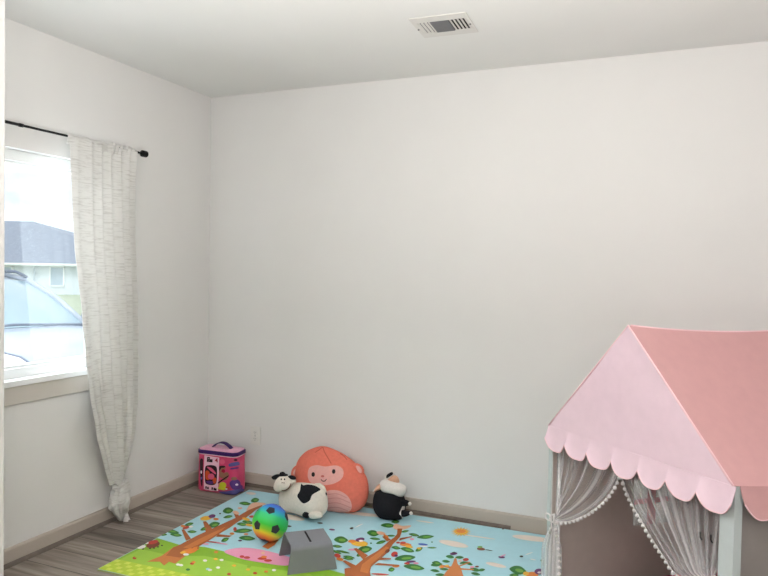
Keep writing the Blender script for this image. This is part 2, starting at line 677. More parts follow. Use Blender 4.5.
m_linen = linen_mat()
rows_px = [(136, 68, 137), (145, 68.6, 136.6), (160, 69, 136), (200, 70, 136), (250, 72.5, 136.5), (300, 78, 137.5), (340, 81.5, 138), (375, 85, 137.5), (400, 88.5, 137), (420, 92, 136.5), (440, 96.5, 135), (455, 101, 133), (470, 106.5, 130.5), (480, 110, 128), (486, 112, 126.5)]
edge = []
for py, pl, pr in rows_px:
    a = at(pl, py, (.095, 0, 0), (1, 0, 0)); b = at(pr, py, (.095, 0, 0), (1, 0, 0))
    edge.append((a.z, a.y, b.y))
edge = smooth_loop(edge, 5, closed=False)
NU = 110
z_top, z_bot = edge[0][0], edge[-1][0]
rows = []
for z, yl, yr in edge:
    v = (z_top - z) / (z_top - z_bot)
    row = []
    for i in range(NU + 1):
        u = i / NU
        amp = .006 + .012 * min(1, v * 6) * (.35 + .65 * min(1, v * 1.3))
        ph = 2 * PI * (3.1 * u + 3.4 * u * u) + .9 * math.sin(3 * v + 2 * u)
        d = amp * math.sin(ph) * (.45 + .55 * u) + .012 * math.sin(2 * PI * u * 1.3 + 1.2 * v)
        d -= .03 * math.exp(-((u - .93) / .07) ** 2) * min(1, v * 5)
        d += .004 * math.sin(34 * z + 5 * u) * v
        env = 1 - .35 * v
        lowv = min(1, max(0, (v - .45) / .4))
        d -= lowv * (.05 * math.exp(-((u - .2 - .14 * lowv) / .06) ** 2) + .045 * math.exp(-((u - .84 + .1 * lowv) / .06) ** 2))
        # towards the knot the cloth bunches into a rounded rope
        rope = max(0, (v - .78) / .22) ** 1.5
        d = d * env + rope * .035 * math.sin(PI * u) - .03 * rope
        yy = yl + (yr - yl) * (u + .018 * math.sin(ph + 1.0))
        zz = z + (.006 * math.sin(9 * u) if v > .02 else 0)
        row.append(V((.095 + d, yy, zz)))
    rows.append(row)
t = thing('curtain', 'cream slub linen curtain panel hanging to the floor with its bottom end knotted', 'curtain', (.09, -.9, 0))
bm = new(); grid(bm, rows); cur = link('panel', bm, m_linen, t, smooth=True, solid=.002)
# rod pocket, a doubled sleeve round the rod
bm = new()
ya, yb = edge[0][1], edge[0][2]
prow = []
for i in range(81):
    u = i / 80
    y = ya + (yb - ya) * u
    g = .0025 * math.sin(2 * PI * 5 * u) + (.007 * math.sin(2 * PI * 16 * u) if u > .62 else .001 * math.sin(2 * PI * 12 * u))
    prow.append([V((RX + (.0105 + g) * math.cos(a), y, RZ + (.0115 + g) * math.sin(a) - (.022 if a < -1 else 0))) for a in (-2.0, -1.5, -.9, -.4, 0, .5, 1.0, 1.57, 2.1, 2.6, 3.1)])
grid(bm, prow); link('rod_pocket', bm, m_linen, t, smooth=True, solid=.002)
# knot and tail: gathered cloth with creases
bm = new()
kc = [(0.2, .092, -.865, .018, .03), (.222, .092, -.86, .03, .042), (.195, .092, -.85, .036, .05), (.17, .09, -.855, .044, .06), (.13, .086, -.86, .05, .066), (.09, .08, -.856, .046, .06), (.06, .074, -.845, .036, .045), (.035, .068, -.83, .026, .03), (.012, .062, -.82, .018, .022), (.003, .06, -.816, .010, .012)]
kc = [(z, x, y + .016, rx * .9, ry * .84) for z, x, y, rx, ry in kc]
kc = smooth_loop(kc[1:], 5, closed=False)
rr = []
for k, (z, x, y, rx, ry) in enumerate(kc):
    ring = []
    for j in range(64):
        a = 2 * PI * j / 64
        cr = 1 + .09 * math.sin(7 * a + 40 * z) + .05 * math.sin(15 * a - 60 * z) + .05 * math.sin(90 * z + 3 * a)
        ring.append(V((x + rx * cr * math.cos(a), y + ry * cr * math.sin(a), max(.002, z + .008 * math.sin(3 * a + 20 * z) * min(1, z / .05)))))
    rr.append(ring)
vv = grid(bm, rr, closed=True)
bm.faces.new(vv[0]); bm.faces.new(vv[-1])
link('knot', bm, m_linen, t, smooth=True, label='bunched knot at the bottom of the curtain')
# band of cloth wrapping the throat of the knot
bm = new()
tr_ = []
for j in range(41):
    a = 2 * PI * j / 40
    tr_.append(V((.090 + .03 * math.cos(a), -.843 + .037 * math.sin(a), .215 + .012 * math.sin(a + .6))))
tube(bm, tr_, [.008 + .002 * math.sin(5 * k) for k in range(41)], 10, caps=False)
link('knot_wrap', bm, m_linen, t, smooth=True)
# ruffled end of the tail
bm = new()
rw = []
for k in range(9):
    w = k / 8
    rw.append([V((.075 + .02 * w + .008 * math.sin(9 * u + 4 * w), -.812 + .05 * (u - .4) * (1.1 - .3 * w) + .01 * w, .085 - .08 * w + .01 * u * (1 - w))) for u in [i / 24 for i in range(25)]])
grid(bm, rw); link('tail', bm, m_linen, t, smooth=True, solid=.003)

# ================================================================== PLAY MAT
MT = .008
m0, m1, m2, m3 = V((.386, -.097, 0)), V((2.245, -.035, 0)), V((2.275, -1.235, 0)), V((.40, -1.297, 0))
pal = {'sky': (176, 222, 234), 'green': (140, 190, 50), 'lime': (186, 212, 58), 'lime2': (212, 226, 96), 'trunk': (176, 100, 52), 'trunk2': (206, 126, 66), 'leaf': (44, 122, 52),
       'leaf2': (112, 172, 66), 'red': (200, 62, 50), 'orange': (232, 138, 58), 'yellow': (240, 186, 64), 'purple': (104, 48, 110), 'pink': (238, 160, 190), 'cream': (236, 224, 214),
       'white': (244, 242, 238), 'blue': (60, 100, 190), 'dark': (50, 52, 44), 'peach': (238, 190, 160), 'green2': (162, 206, 70), 'edge': (168, 176, 120), 'brown': (128, 66, 44), 'sky2': (190, 222, 228)}
keys = list(pal)
pm = [mat('mat_print_' + k, pal[k], 0.42, 0.02, 30, spec=0.35) for k in keys]
KI = {k: i for i, k in enumerate(keys)}
bm = new()
top = [p + V((0, 0, MT)) for p in (m0, m1, m2, m3)]
bot = [p + V((0, 0, .0005)) for p in (m0, m1, m2, m3)]
poly(bm, top[::-1], KI['sky']); poly(bm, bot, KI['edge'])
for i in range(4):
    poly(bm, [top[i], top[(i + 1) % 4], bot[(i + 1) % 4], bot[i]], KI['edge'])


CNT = [0]
def LZ(layer):
    CNT[0] += 1
    return MT + .0003 * layer + 2.5e-6 * (CNT[0] % 280)


def fp_(q, z):
    return floor_at(q[0], q[1], z)


def pr(key, pts, layer, smooth=False):
    """printed shape on the mat, clipped to the mat's outline"""
    P = [fp_(q, MT) for q in (smooth_loop(pts, 3) if smooth else pts)]
    cl = [(m0, m1), (m1, m2), (m2, m3), (m3, m0)]
    P = [V((p.x, p.y)) for p in P]
    for a, b in cl:
        n = V((b.y - a.y, -(b.x - a.x)))
        out = []
        for i, p in enumerate(P):
            q = P[(i + 1) % len(P)]
            dp = (p - V((a.x, a.y))).dot(n) - .001
            dq = (q - V((a.x, a.y))).dot(n) - .001
            if dp >= 0:
                out.append(p)
            if (dp >= 0) != (dq >= 0):
                out.append(p + (q - p) * (dp / (dp - dq)))
        P = out
        if len(P) < 3:
            return
    zz = LZ(layer)
    f = poly(bm, [V((p.x, p.y, zz)) for p in P], KI[key])
    if f.calc_area() < 1e-9:
        return
    f.normal_update()
    if f.normal.z < 0:
        f.normal_flip()


def e_(key, cx, cy, rx, ry, ang=0, layer=4, n=14):
    pr(key, ell(cx, cy, rx, ry, ang, n), layer)


def leaf(cx, cy, rx, ry, ang=0, two=True, layer=4):
    rx *= 1.18; ry *= 1.18
    pts = []
    a = math.radians(ang)
    for x, y in ((-1, .1), (-.55, -.75), (.1, -1), (.65, -.6), (1, .05), (.55, .75), (0, 1), (-.6, .7)):
        pts.append((cx + rx * x * math.cos(a) - ry * y * math.sin(a), cy + rx * x * math.sin(a) + ry * y * math.cos(a)))
    pr('leaf', pts, layer, True)
    if two:
        e_('leaf2', cx + rx * .15, cy + ry * .1, rx * .5, ry * .42, ang, layer + 1, 10)


def bird(cx, cy, s, c1, c2='white'):
    e_(c1, cx, cy, s, s * .55, -10, 5)
    e_(c2, cx + s * .2, cy + s * .25, s * .5, s * .28, 0, 6)
    e_(c1, cx - s * .7, cy - s * .5, s * .45, s * .4, 0, 6)
    e_('dark', cx - s * .8, cy - s * .5, s * .12, s * .12, 0, 7, 8)


# meadow
def wpr(key, P, layer):
    zz = LZ(layer)
    f = poly(bm, [V((x, y, zz)) for x, y in P], KI[key])
    f.normal_update()
    if f.normal.z < 0:
        f.normal_flip()


def onmat(u, v):
    p = m0 + (m1 - m0) * u + (m3 - m0) * v
    return (p.x, p.y)


gl = [fp_(q, MT) for q in ((157, 538), (180, 545), (205, 547), (227, 552), (280, 562), (330, 570), (345, 574))]
gpts = [(p.x, p.y) for p in gl] + [onmat(.62, .83), onmat(.72, .79), onmat(.84, .8), onmat(1, .76)] + [onmat(1, 1), onmat(0, 1)]
gpts[0] = (gpts[0][0] + .002, gpts[0][1])
gpts[-3] = (gpts[-3][0] - .004, gpts[-3][1]); gpts[-2] = (gpts[-2][0] - .006, gpts[-2][1] + .004); gpts[-1] = (gpts[-1][0] + .003, gpts[-1][1] + .004)
wpr('green', gpts, 1)
g2 = [fp_(q, MT) for q in ((141, 549), (172, 556), (205, 556), (250, 566), (310, 574))]
wpr('green2', [(p.x, p.y) for p in g2] + [onmat(.7, .9), onmat(.99, .88), onmat(.99, .985), onmat(.008, .985)], 2)
# checked border strip along the near edge
wpr('lime', [onmat(.0012, .905), onmat(.9988, .905), onmat(.9988, .9985), onmat(.0012, .9985)], 3)
for k in range(60):
    for j in range(4):
        u0 = .003 + k * .0165
        v0 = .909 + j * .0222
        if (k + j) % 2 == 0:
            wpr('lime2', [onmat(u0, v0), onmat(u0 + .0135, v0), onmat(u0 + .0135, v0 + .0175), onmat(u0, v0 + .0175)], 4)
# pond
pr('pink', [(224, 552), (232, 549), (245, 548), (262, 550), (285, 556), (300, 562), (285, 566), (262, 563), (245, 560), (232, 556)], 4, True)
# tree at the left
pr('trunk2', [(147, 562), (157, 558), (162, 556), (174, 547), (196, 548), (186, 556), (175, 564), (169, 562), (164, 566), (160, 562)], 5)
pr('trunk', [(166, 556), (173, 548), (181, 544.5), (196, 536.5), (210, 530), (224, 523.5), (236, 518), (243, 513.5), (250, 509.5), (258, 506.5), (263, 505), (261.5, 507.3), (256, 510), (252, 513.5), (246, 518), (239, 521.5), (229, 528.5), (217, 535.5), (209, 541), (202, 545), (190, 552), (180, 558)], 5)
pr('trunk2', [(183, 548), (200, 539), (217, 531), (226, 527), (222, 531), (206, 541), (190, 549)], 6)
pr('trunk', [(186, 541), (181.5, 530), (184, 529.5), (191, 539)], 5); pr('trunk', [(206, 533), (203, 522), (206, 521.5), (213, 530)], 5)
pr('trunk', [(216, 537), (229, 537.5), (232, 536), (218, 534.5)], 5); pr('trunk', [(236, 519), (233, 512), (235, 511.5), (240, 517)], 5)
pr('peach', [(246, 511), (252, 503.5), (262, 503), (266, 504.5), (260, 506), (252, 509)], 6, True)
for a in ((228, 510.8, 4.5, 2.6, -5), (245, 503.7, 5, 1.5, 4), (255, 500.4, 3.6, 2, -10), (214, 525, 5.2, 2.4, -15), (243, 531, 8, 1.9, -4), (247, 538.4, 7, 2, 4), (189, 524.5, 4, 1.3, -15), (192, 532, 4, 1.2, 0), (171, 531.5, 7, 1.6, 10), (176, 535, 5, 1.6, 8), (228, 517, 4, 1.2, -10), (204, 529, 3.4, 1.4, -20), (225, 540, 3.5, 1.6, -20), (262, 522, 4, 1.6, 10), (248, 522.5, 5, 1.5, 10), (242, 524.5, 4.4, 1.5, 6), (162, 534.5, 4.4, 1.3, 5)):
    leaf(*a)
for a in ((206, 518.6, 6, 2.2, -8, 'yellow'), (212, 516.5, 3.6, 1.8, -10, 'purple'), (216, 519.5, 2.8, 1.2, 0, 'orange'), (186, 528, 3.6, 1.4, -15, 'red'), (183, 526.5, 2.4, 1.3, 0, 'orange'), (191, 527, 2, 1, 0, 'white'), (236, 513, 3.4, 1.8, 20, 'peach'), (240, 508.5, 2.4, 1, 0, 'peach'), (235, 529.5, 1.8, 2, 0, 'red'), (232, 534, 2.4, 1.2, 0, 'orange'), (246, 519.5, 4, 1.4, 15, 'yellow'), (249, 525.5, 3.5, 1.3, 10, 'yellow'), (252, 517, 3, 1.2, 0, 'red'), (257, 522, 2, 1, 0, 'purple'), (246, 534.5, 2.4, .9, 0, 'orange'), (220, 514, .9, .7, 0, 'dark'), (240, 541, 2, .8, 0, 'purple'), (213, 542.5, 8, .6, 6, 'red'), (222, 544, 6, .6, 8, 'pink'), (206, 544.5, 3, .8, 0, 'pink')):
    e_(a[5], *a[:5], layer=6)
# hedgehog, fox and flowers on the meadow
e_('brown', 153, 545, 7, 3.2, -12, 5); e_('red', 153, 542.6, 5.4, 1.9, -12, 6); e_('white', 141.5, 547.4, 4.4, 1.7, -12, 6); e_('white', 147, 543.4, 1.6, 1, 0, 7)
for x, y in ((150, 549), (154, 548.6), (158, 547.4), (162, 546), (143, 549.6)):
    e_('dark', x, y, 1, .7, 0, 7, 8)
e_('red', 134.6, 558.4, 2, 1.4, 0, 5); e_('green', 135.4, 557.8, .9, .6, 0, 6)
e_('orange', 189, 551.6, 8, 2.6, -10, 6); e_('orange', 196, 549, 3.4, 2, -10, 7); e_('white', 186, 555, 3, 1.2, 0, 7); e_('yellow', 183, 553, 3, 1.2, -10, 7); e_('dark', 198, 548.6, .7, .5, 0, 8, 8)
for x, y, c in ((178, 565, 'white'), (181, 565.6, 'white'), (192, 564, 'red'), (193.5, 562.6, 'orange'), (208, 569.5, 'sky'), (210, 570.4, 'white'), (218, 568, 'white'), (215.6, 559.5, 'yellow'), (221.6, 560.4, 'white'), (216, 552.5, 'orange'), (229, 574.5, 'red'), (188, 570, 'leaf'), (249, 567, 'green'), (248, 570, 'yellow'), (274, 570.6, 'white'), (234, 566, 'yellow'), (205, 561, 'white'), (266, 572, 'orange'), (255, 573.5, 'red')):
    e_(c, x, y, 2.2, 1.2, 0, 5, 8)
for x, y, rx in ((262, 559, 4.6), (268, 561, 4), (247, 558, 3.2), (242, 557, 2.4)):
    e_('red', x, y, rx, 1.3, 0, 6)
e_('orange', 264, 557.4, 3, 1.2, 0, 7); e_('peach', 263, 553.5, 2, 1.4, 0, 6)
pr('trunk2', [(262, 547), (270, 541), (279, 540), (275, 545), (268, 549.5)], 5)
# clouds, sun, little fliers
for a in ((251, 493.6, 5, 1.3, 5), (453.5, 544, 15, 2.8, 11), (532, 538.6, 20, 2.7, 7), (496, 565.2, 10.5, 1.9, 12), (291, 517.5, 14, 2.6, 10), (365, 514.6, 26, 1.6, 6), (478, 537, 18, .6, 8), (425, 522, 9, .7, 8)):
    e_('cream', *a, layer=2, n=20)
for k in range(16):
    a = 2 * PI * k / 16
    pr('yellow', [(461 + 6.4 * math.cos(a - .14), 532 + 3 * math.sin(a - .14)), (461 + 10.5 * math.cos(a), 532 + 4.9 * math.sin(a)), (461 + 6.4 * math.cos(a + .14), 532 + 3 * math.sin(a + .14))], 3)
e_('yellow', 461, 532, 6.8, 3.1, 3, 4); e_('orange', 461, 531.6, 4.8, 1.7, 3, 5)
for a in ((481, 549.4, 4.2, 1.4, 5, 'brown'), (480, 547.4, 2.6, 1, 0, 'leaf2'), (501.6, 557.6, 3.4, 1, 5, 'purple'), (503, 556, 3, .6, -20, 'pink'), (521.4, 556.8, 1.9, .9, 0, 'dark'), (529, 554, 4, .5, -20, 'white'), (489, 550.6, 4, .4, 10, 'dark'), (351.6, 528.6, 1.9, .9, -10, 'dark'), (359, 526, 4.6, .5, -25, 'white'), (332, 530, 3, .9, 5, 'purple'), (320, 523.4, 2.8, .9, 5, 'dark'), (533, 560, 3, .5, 10, 'white'), (503, 529.4, 1, .6, 0, 'dark'), (288, 526.5, 3.6, .9, 5, 'dark'), (371, 543.6, 1, .7, 0, 'leaf'), (432, 542.5, .9, .6, 0, 'leaf')):
    e_(a[5], *a[:5], layer=5)
# tree in the middle
pr('trunk', [(345, 579), (344.5, 569), (354, 567.5), (358, 564), (364, 559), (371, 555), (377.5, 551.2), (384, 546), (389, 541.4), (394, 538), (397, 534.5), (397.5, 529), (402.3, 529), (401.5, 533), (400, 537.3), (396.5, 541), (393, 544.5), (390, 549), (387, 553.3), (383.5, 556.5), (379, 560.5), (374, 564.5), (371, 567.5), (370, 572), (371, 579)], 5)
pr('trunk2', [(360, 572), (362, 565), (371, 558), (386, 547), (389, 548), (380, 557), (371, 565), (368, 574)], 6)
pr('brown', ell(387.4, 551.6, 2.6, 1.7, -35), 7)
pr('trunk', [(363, 560), (353.5, 549), (356.5, 548.4), (368, 556)], 5); pr('trunk', [(352, 569), (342.5, 561.5), (345, 560.6), (356, 566)], 5)
pr('trunk', [(379, 560.5), (391, 559.8), (391, 558.7), (381, 558)], 5); pr('trunk', [(374, 565.5), (398, 566.6), (399, 565.3), (378, 563.5)], 5); pr('trunk', [(387, 542), (382, 537), (384.5, 536.4), (391, 540)], 5)
pr('trunk', [(399, 541), (412, 537.4), (412, 536.5), (400, 538.5)], 5)
pr('peach', [(393, 527), (396, 524), (402, 526.2), (411, 525.6), (409, 528), (403, 530), (396, 530)], 6, True)
for a in ((341, 540, 6, 2.9, 5), (364.6, 549.6, 6.4, 3, -8), (373, 533.4, 5.2, 2.6, 8), (388, 525.6, 6.2, 1.9, 4), (395.4, 521.9, 3.4, 1.5, 0), (425.5, 537, 7.2, 1.7, -3), (407.5, 550, 6, 2, 14), (405, 558.2, 9, 2.6, -5), (414, 567.4, 9, 2.5, 8), (391.4, 569.8, 2.8, 1.8, -10), (337, 546.5, 4.5, 1.2, 6), (343, 552, 6, .9, 12), (348, 559, 4.6, 1, 8), (358.6, 555.4, 1.9, 1.3, -20), (381, 542.4, 4.4, 1.3, -15), (375, 539, 4.6, 1, 5), (414, 535, 4.6, 1.2, 10), (405, 531.6, 3.4, .9, -10), (419, 549.6, 3.4, 1.6, -25), (432, 548, 4, .7, 0), (349, 557.4, 5, 1.2, 10), (436.6, 563.4, 4, 1.8, 8), (391, 536, 3.6, .8, 0), (396, 548, 4, 1.4, 10), (336, 552, 5, 1, 20)):
    leaf(*a)
for a in ((359.5, 543.8, 8.6, 3, 4, 'yellow'), (352, 541.6, 4, 1.6, 0, 'orange'), (360, 540, 4.6, 2, -10, 'purple'), (361, 541.2, 2.2, 1, 0, 'white'), (381, 533.5, 4.6, 1.7, 10, 'peach'), (386, 536.6, 3, 1.2, 30, 'orange'), (405.6, 545, 6, 1.8, 6, 'orange'), (403, 543.2, 3, 1.2, 0, 'red'), (409, 547, 4, 1.2, 10, 'yellow'), (394.4, 554.6, 3.4, 2.6, -20, 'red'), (396, 556, 1.8, 1.2, 0, 'purple'), (423, 544.8, 5, 1.1, 6, 'blue'), (424, 546.6, 4, .7, 0, 'white'), (411, 562, 5, 1, -5, 'purple'), (416, 563.6, 2.8, 1, 0, 'pink'), (407, 563.8, 3, 1, 0, 'red'), (396, 566.4, 3.6, 1.4, -5, 'orange'), (419, 548.6, 2.4, 1, 0, 'yellow'), (337.4, 556, 3.4, 2, 15, 'red'), (340, 559.6, 3.6, 1.6, 10, 'orange'), (353, 550, 5, .9, 0, 'pink'), (366, 555.5, 1, .8, 0, 'purple'), (412, 539.6, 2.4, 1, 0, 'pink'), (380, 574.6, 9, .8, 3, 'red'), (378, 577, 9, 1.2, 0, 'white'), (398, 543, 2, 1, 0, 'red')):
    e_(a[5], *a[:5], layer=6)
# small tree towards the tent
pr('trunk2', [(441, 579), (446.5, 571.5), (451, 567), (453, 563), (454.4, 558.6), (456.4, 558.6), (457.5, 564), (461, 568.5), (464, 579)], 5)
pr('trunk2', [(450, 569), (440, 566), (441, 565), (452, 567)], 5); pr('trunk2', [(457, 568), (470, 563), (470, 562), (457, 566.5)], 5); pr('trunk2', [(459, 570), (474, 570.6), (474, 569.5), (459, 568.4)], 5)
for a in ((436.5, 564.8, 5, 1.6, -5), (444, 569.4, 3.8, 1.1, 4), (450, 557, 3.6, 1.4, 8), (459.4, 557.6, 3.6, 1.2, 0), (469, 563.8, 3.4, 1.2, 20), (475, 570, 4.6, 1.5, 10), (481.6, 570.2, 3, 1.2, -8), (446, 561.6, 3.4, 1.2, 6), (475.6, 574, 4, 1.2, 10), (463, 563, 3, 1, -10), (435, 571, 4, 1.2, 8), (440, 575, 4, 1.2, 0)):
    leaf(*a, two=False)
for a in ((453.6, 554, 3.8, 1.4, -5, 'purple'), (454, 553, 1.8, .7, 0, 'dark'), (465.8, 560, 3, 1.5, -5, 'red'), (441.5, 567.4, 2.6, 1, 0, 'orange'), (472, 567.5, 2.2, 1, 0, 'pink'), (477, 567, 2, .9, 0, 'brown'), (447, 566, 2, .9, 0, 'yellow'), (460, 561.4, 1.8, .8, 0, 'peach')):
    e_(a[5], *a[:5], layer=6)
# tree disappearing behind the tent
for a in ((518, 570.4, 7.4, 3.6, 12), (547, 563, 6, 2.6, 25), (514, 575.4, 4, 1.4, 0), (552, 574, 6, 2.4, -20)):
    leaf(*a)
e_('orange', 532, 575, 6.4, 2.8, 0, 6); e_('purple', 539, 572, 4.6, 3, 0, 6); e_('white', 539.4, 573, 2, 1, 0, 7); e_('yellow', 526, 574, 3, 2, 0, 7)
pr('trunk', [(542, 585), (548, 572), (552, 571), (552, 585)], 5)
tag(link('play_mat', bm, pm, None, smooth='keep'), 'light blue foam play mat printed with trees, owls, clouds and a green meadow', 'play mat')

# ================================================================== STOOL
sl = thing('step_stool', 'small grey plastic step stool standing on the play mat beside the rainbow ball', 'stool', (1.2, -.93, MT))
m_stool = mat('grey_plastic', (122, 124, 130), 0.5, 0.02, 30, 0.08, 900)
sx = V((.79, .61, 0)).normalized(); sy = V((-sx.y, sx.x, 0))      # sx along the front, sy away from the viewer
bfl = floor_at(286.3, 575.5, MT); bfr = floor_at(336.8, 568.8, MT)
HS = .118
tfl = at(289.7, 545.3, (0, 0, MT + .0035 + HS), (0, 0, 1)); tfr = at(331, 541, (0, 0, MT + .0035 + HS), (0, 0, 1))
tbl = at(285, 530.5, (0, 0, MT + .0035 + HS), (0, 0, 1)); tbr = at(322.5, 526, (0, 0, MT + .0035 + HS), (0, 0, 1))
sc = (tfl + tfr + tbl + tbr) / 4
sx = ((tfr - tfl) + (tbr - tbl)).normalized(); sx.z = 0; sx.normalize(); sy = V((-sx.y, sx.x, 0))
TW = ((tfr - tfl).length + (tbr - tbl).length) / 4      # half width of the top
TD = abs(((tbl + tbr) - (tfl + tfr)).dot(sy)) / 4       # half depth of the top
BD = TD + .02; BW = TW + .02
sc = sc - sy * .011
sc.z = MT + .0035
sl.location = (sc.x, sc.y, MT + .0035)
# bent sheet: front foot -> top -> back foot, rounded shoulders
prof = []
def arc(p0, c, p1, n=6):
    for k in range(n + 1):
        t_ = k / n
        prof.append(tuple((1 - t_) ** 2 * a + 2 * t_ * (1 - t_) * b + t_ ** 2 * d for a, b, d in zip(p0, c, p1)))
prof.append((-BD, 0, BW)); prof.append((-(BD * .5 + TD * .5), HS * .5, (BW + TW) / 2))
arc((-TD - .006, HS - .02, TW + .003), (-TD, HS, TW), (-TD + .02, HS, TW)); arc((TD - .02, HS, TW), (TD, HS, TW), (TD + .006, HS - .02, TW + .003))
prof.append(((BD * .5 + TD * .5), HS * .5, (BW + TW) / 2)); prof.append((BD, 0, BW))
def sp(u, d, z):
    return sc + sx * u + sy * d + V((0, 0, z))
bm = new()
xs = [-1, -.97, -.5, -.08, .08, .5, .97, 1]
vv = grid(bm, [[sp(x * w, d, z) for x in xs] for d, z, w in prof])
bm.normal_update()
stool_body = link('body', bm, m_stool, sl, solid=.007, bevel=.003, offset=-1)
stool_body.data.flip_normals() if sum(p.normal.z for p in stool_body.data.polygons) < 0 else None
bm = new(); box(bm, (-.0045, -TD + .025, HS + .0002), (.0045, TD - .03, HS + .0012))
for v in bm.verts:
    v.co = sp(v.co.x, v.co.y, v.co.z)
link('grip_slot', bm, m_dark, sl, label='dark slot across the top')
bm = new()
for s in (-1, 1):       # inner ribs under the top
    box(bm, (-TW * .95, s * TD * .5 - .003, HS - .03), (TW * .95, s * TD * .5 + .003, HS - .007))
for v in bm.verts:
    v.co = sp(v.co.x, v.co.y, v.co.z)
link('rib', bm, m_stool, sl)

# ================================================================== BALL
bc = V((.905, -.678, 0)); BR = .089
bb_ = at(270.3, 522.6, CAM + FW * 3.42, FW)
bc = CAM + (bb_ - CAM) * ((CAM.z - (MT + .003 + BR)) / (CAM.z - bb_.z)); BR_px = BR
bt = thing('soccer_ball', 'rainbow coloured soccer ball with dark pentagons on the play mat', 'ball', (bc.x, bc.y, MT))
bdir = (bc - CAM).normalized()
rv = bdir.cross(V((0, 0, 1))).normalized(); uv = rv.cross(bdir)
ax = (-uv * .93 - rv * .36).normalized()
mb_ = ball_mat(ax / BR, [(.0, (50, 80, 200)), (.1, (50, 124, 214)), (.22, (40, 170, 190)), (.32, (44, 196, 120)), (.58, (50, 196, 56)), (.7, (140, 210, 46)), (.79, (236, 214, 50)), (.88, (244, 150, 50)), (.96, (226, 84, 40)), (1, (200, 50, 60))])
bm = new(); ball(bm, bc, BR, 48, 32)
bo = link('cover', bm, mb_, bt, smooth=True)
# origin of the cover at the ball centre so that its print turns with it
bo.data.transform(Matrix.Translation(bt.location - bc)); bo.location = bc - bt.location
m_pent = mat('dark_ball_panel', (52, 54, 60), 0.55, 0.05, 60)
def from_px(dx, dy):
    z = math.sqrt(max(0, 1 - dx * dx - dy * dy))
    return (rv * dx - uv * dy - bdir * z).normalized()
g = (1 + 5 ** .5) / 2
ico = [V(p).normalized() for p in ((-1, g, 0), (1, g, 0), (-1, -g, 0), (1, -g, 0), (0, -1, g), (0, 1, g), (0, -1, -g), (0, 1, -g), (g, 0, -1), (g, 0, 1), (-g, 0, -1), (-g, 0, 1))]
tri = [i for i in ((a, b, c) for a in range(12) for b in range(12) for c in range(12)) if len(set(i)) == 3 and all(abs(ico[i[x]].dot(ico[i[y]]) - .447) < .01 for x, y in ((0, 1), (1, 2), (0, 2))) and ico[i[0]].cross(ico[i[1]]).dot(ico[i[2]]) > 0][0]
src = np.array([ico[i] for i in tri]).T
p1, p2, p3 = from_px(.05, -.69), from_px(-.74, .15), from_px(.3, .39)
if p1.cross(p2).dot(p3) < 0:
    tri = (tri[0], tri[2], tri[1]); src = np.array([ico[i] for i in tri]).T
dst = np.array([p1, p2, p3]).T
U_, _, Vt_ = np.linalg.svd(dst @ src.T)
Dg = np.diag([1, 1, np.linalg.det(U_ @ Vt_)])
Rm = U_ @ Dg @ Vt_
ico = [V(Rm @ np.array(v)) for v in ico]
for i, c in enumerate(ico):
    nb = [v for j, v in enumerate(ico) if j != i and abs(v.dot(c) - .447) < .02]
    cor = []
    ref = (nb[0] - c * nb[0].dot(c)).normalized(); oth = c.cross(ref)
    a0 = PI / 5
    bm = new()
    rings = []
    for k in range(1, 6):
        ring = []
        for s in range(5):
            A_ = ref * math.cos(a0 + s * 2 * PI / 5) + oth * math.sin(a0 + s * 2 * PI / 5)
            B_ = ref * math.cos(a0 + (s + 1) * 2 * PI / 5) + oth * math.sin(a0 + (s + 1) * 2 * PI / 5)
            for q in range(4):
                dd = (A_ * (1 - q / 4) + B_ * (q / 4)) * (.27 * k / 5)
                ring.append(bc + (c + dd).normalized() * (BR + .0008))
        rings.append(ring)
    vv = grid(bm, rings, closed=True)
    cv = bm.verts.new(bc + c * (BR + .0008))
    for s in range(20):
        bm.faces.new((vv[0][s], vv[0][(s + 1) % 20], cv))
    link('pentagon', bm, m_pent, bt, smooth=True)

# ================================================================== BAG OF BLOCKS
m_pink = mat('hot_pink_vinyl', (214, 70, 112), 0.35, 0.05, 30, spec=.4)
m_lid = mat('pale_pink_vinyl', (226, 164, 190), 0.35, 0.06, 40)
m_purp = mat('purple_piping', (60, 30, 96), 0.45, 0.06, 40)
m_lpink = mat('label_pink', (240, 196, 214), 0.4, 0.02)
bfl_, bfr_ = floor_at(195.6, 490.6), floor_at(235.4, 496.2)
bx = (bfr_ - bfl_).normalized(); by = V((-bx.y, bx.x, 0))
BWd = (bfr_ - bfl_).length; BDp = .13; BHt = .238
b0 = (bfl_ + bfr_) / 2 + by * (BDp / 2 + .004)
bg = thing('toy_block_bag', 'pink zip bag of building blocks with purple trim in the corner', 'toy bag', b0)
def rrect(hw, hd, r, z, n=6, bulge=0):
    out = []
    for sx_, sy_, a0 in ((1, 1, 0), (-1, 1, PI / 2), (-1, -1, PI), (1, -1, 3 * PI / 2)):
        for k in range(n + 1):
            a = a0 + PI / 2 * k / n
            out.append(b0 + bx * (sx_ * (hw - r) + r * math.cos(a)) + by * (sy_ * (hd - r) + r * math.sin(a)) + V((0, 0, z)))
    return out
hw, hd = BWd / 2, BDp / 2
bm = new()
secs = [(hw * .95, hd * .93, .002), (hw, hd, .012), (hw * 1.0, hd * 1.03, .06), (hw * .985, hd * 1.04, .12), (hw * .975, hd * 1.02, .18), (hw * .975, hd, BHt)]
vv = grid(bm, [rrect(a, b, .035, z) for a, b, z in secs], closed=True)
bm.faces.new(vv[0]); bm.faces.new(vv[-1])
bag_body = link('body', bm, m_pink, bg, smooth=True)
bm = new()
vv = grid(bm, [rrect(hw * .975, hd, .035, BHt), rrect(hw * .985, hd * 1.02, .035, BHt + .012), rrect(hw * .95, hd * .95, .033, BHt + .02), rrect(hw * .5, hd * .5, .02, BHt + .024)], closed=True)
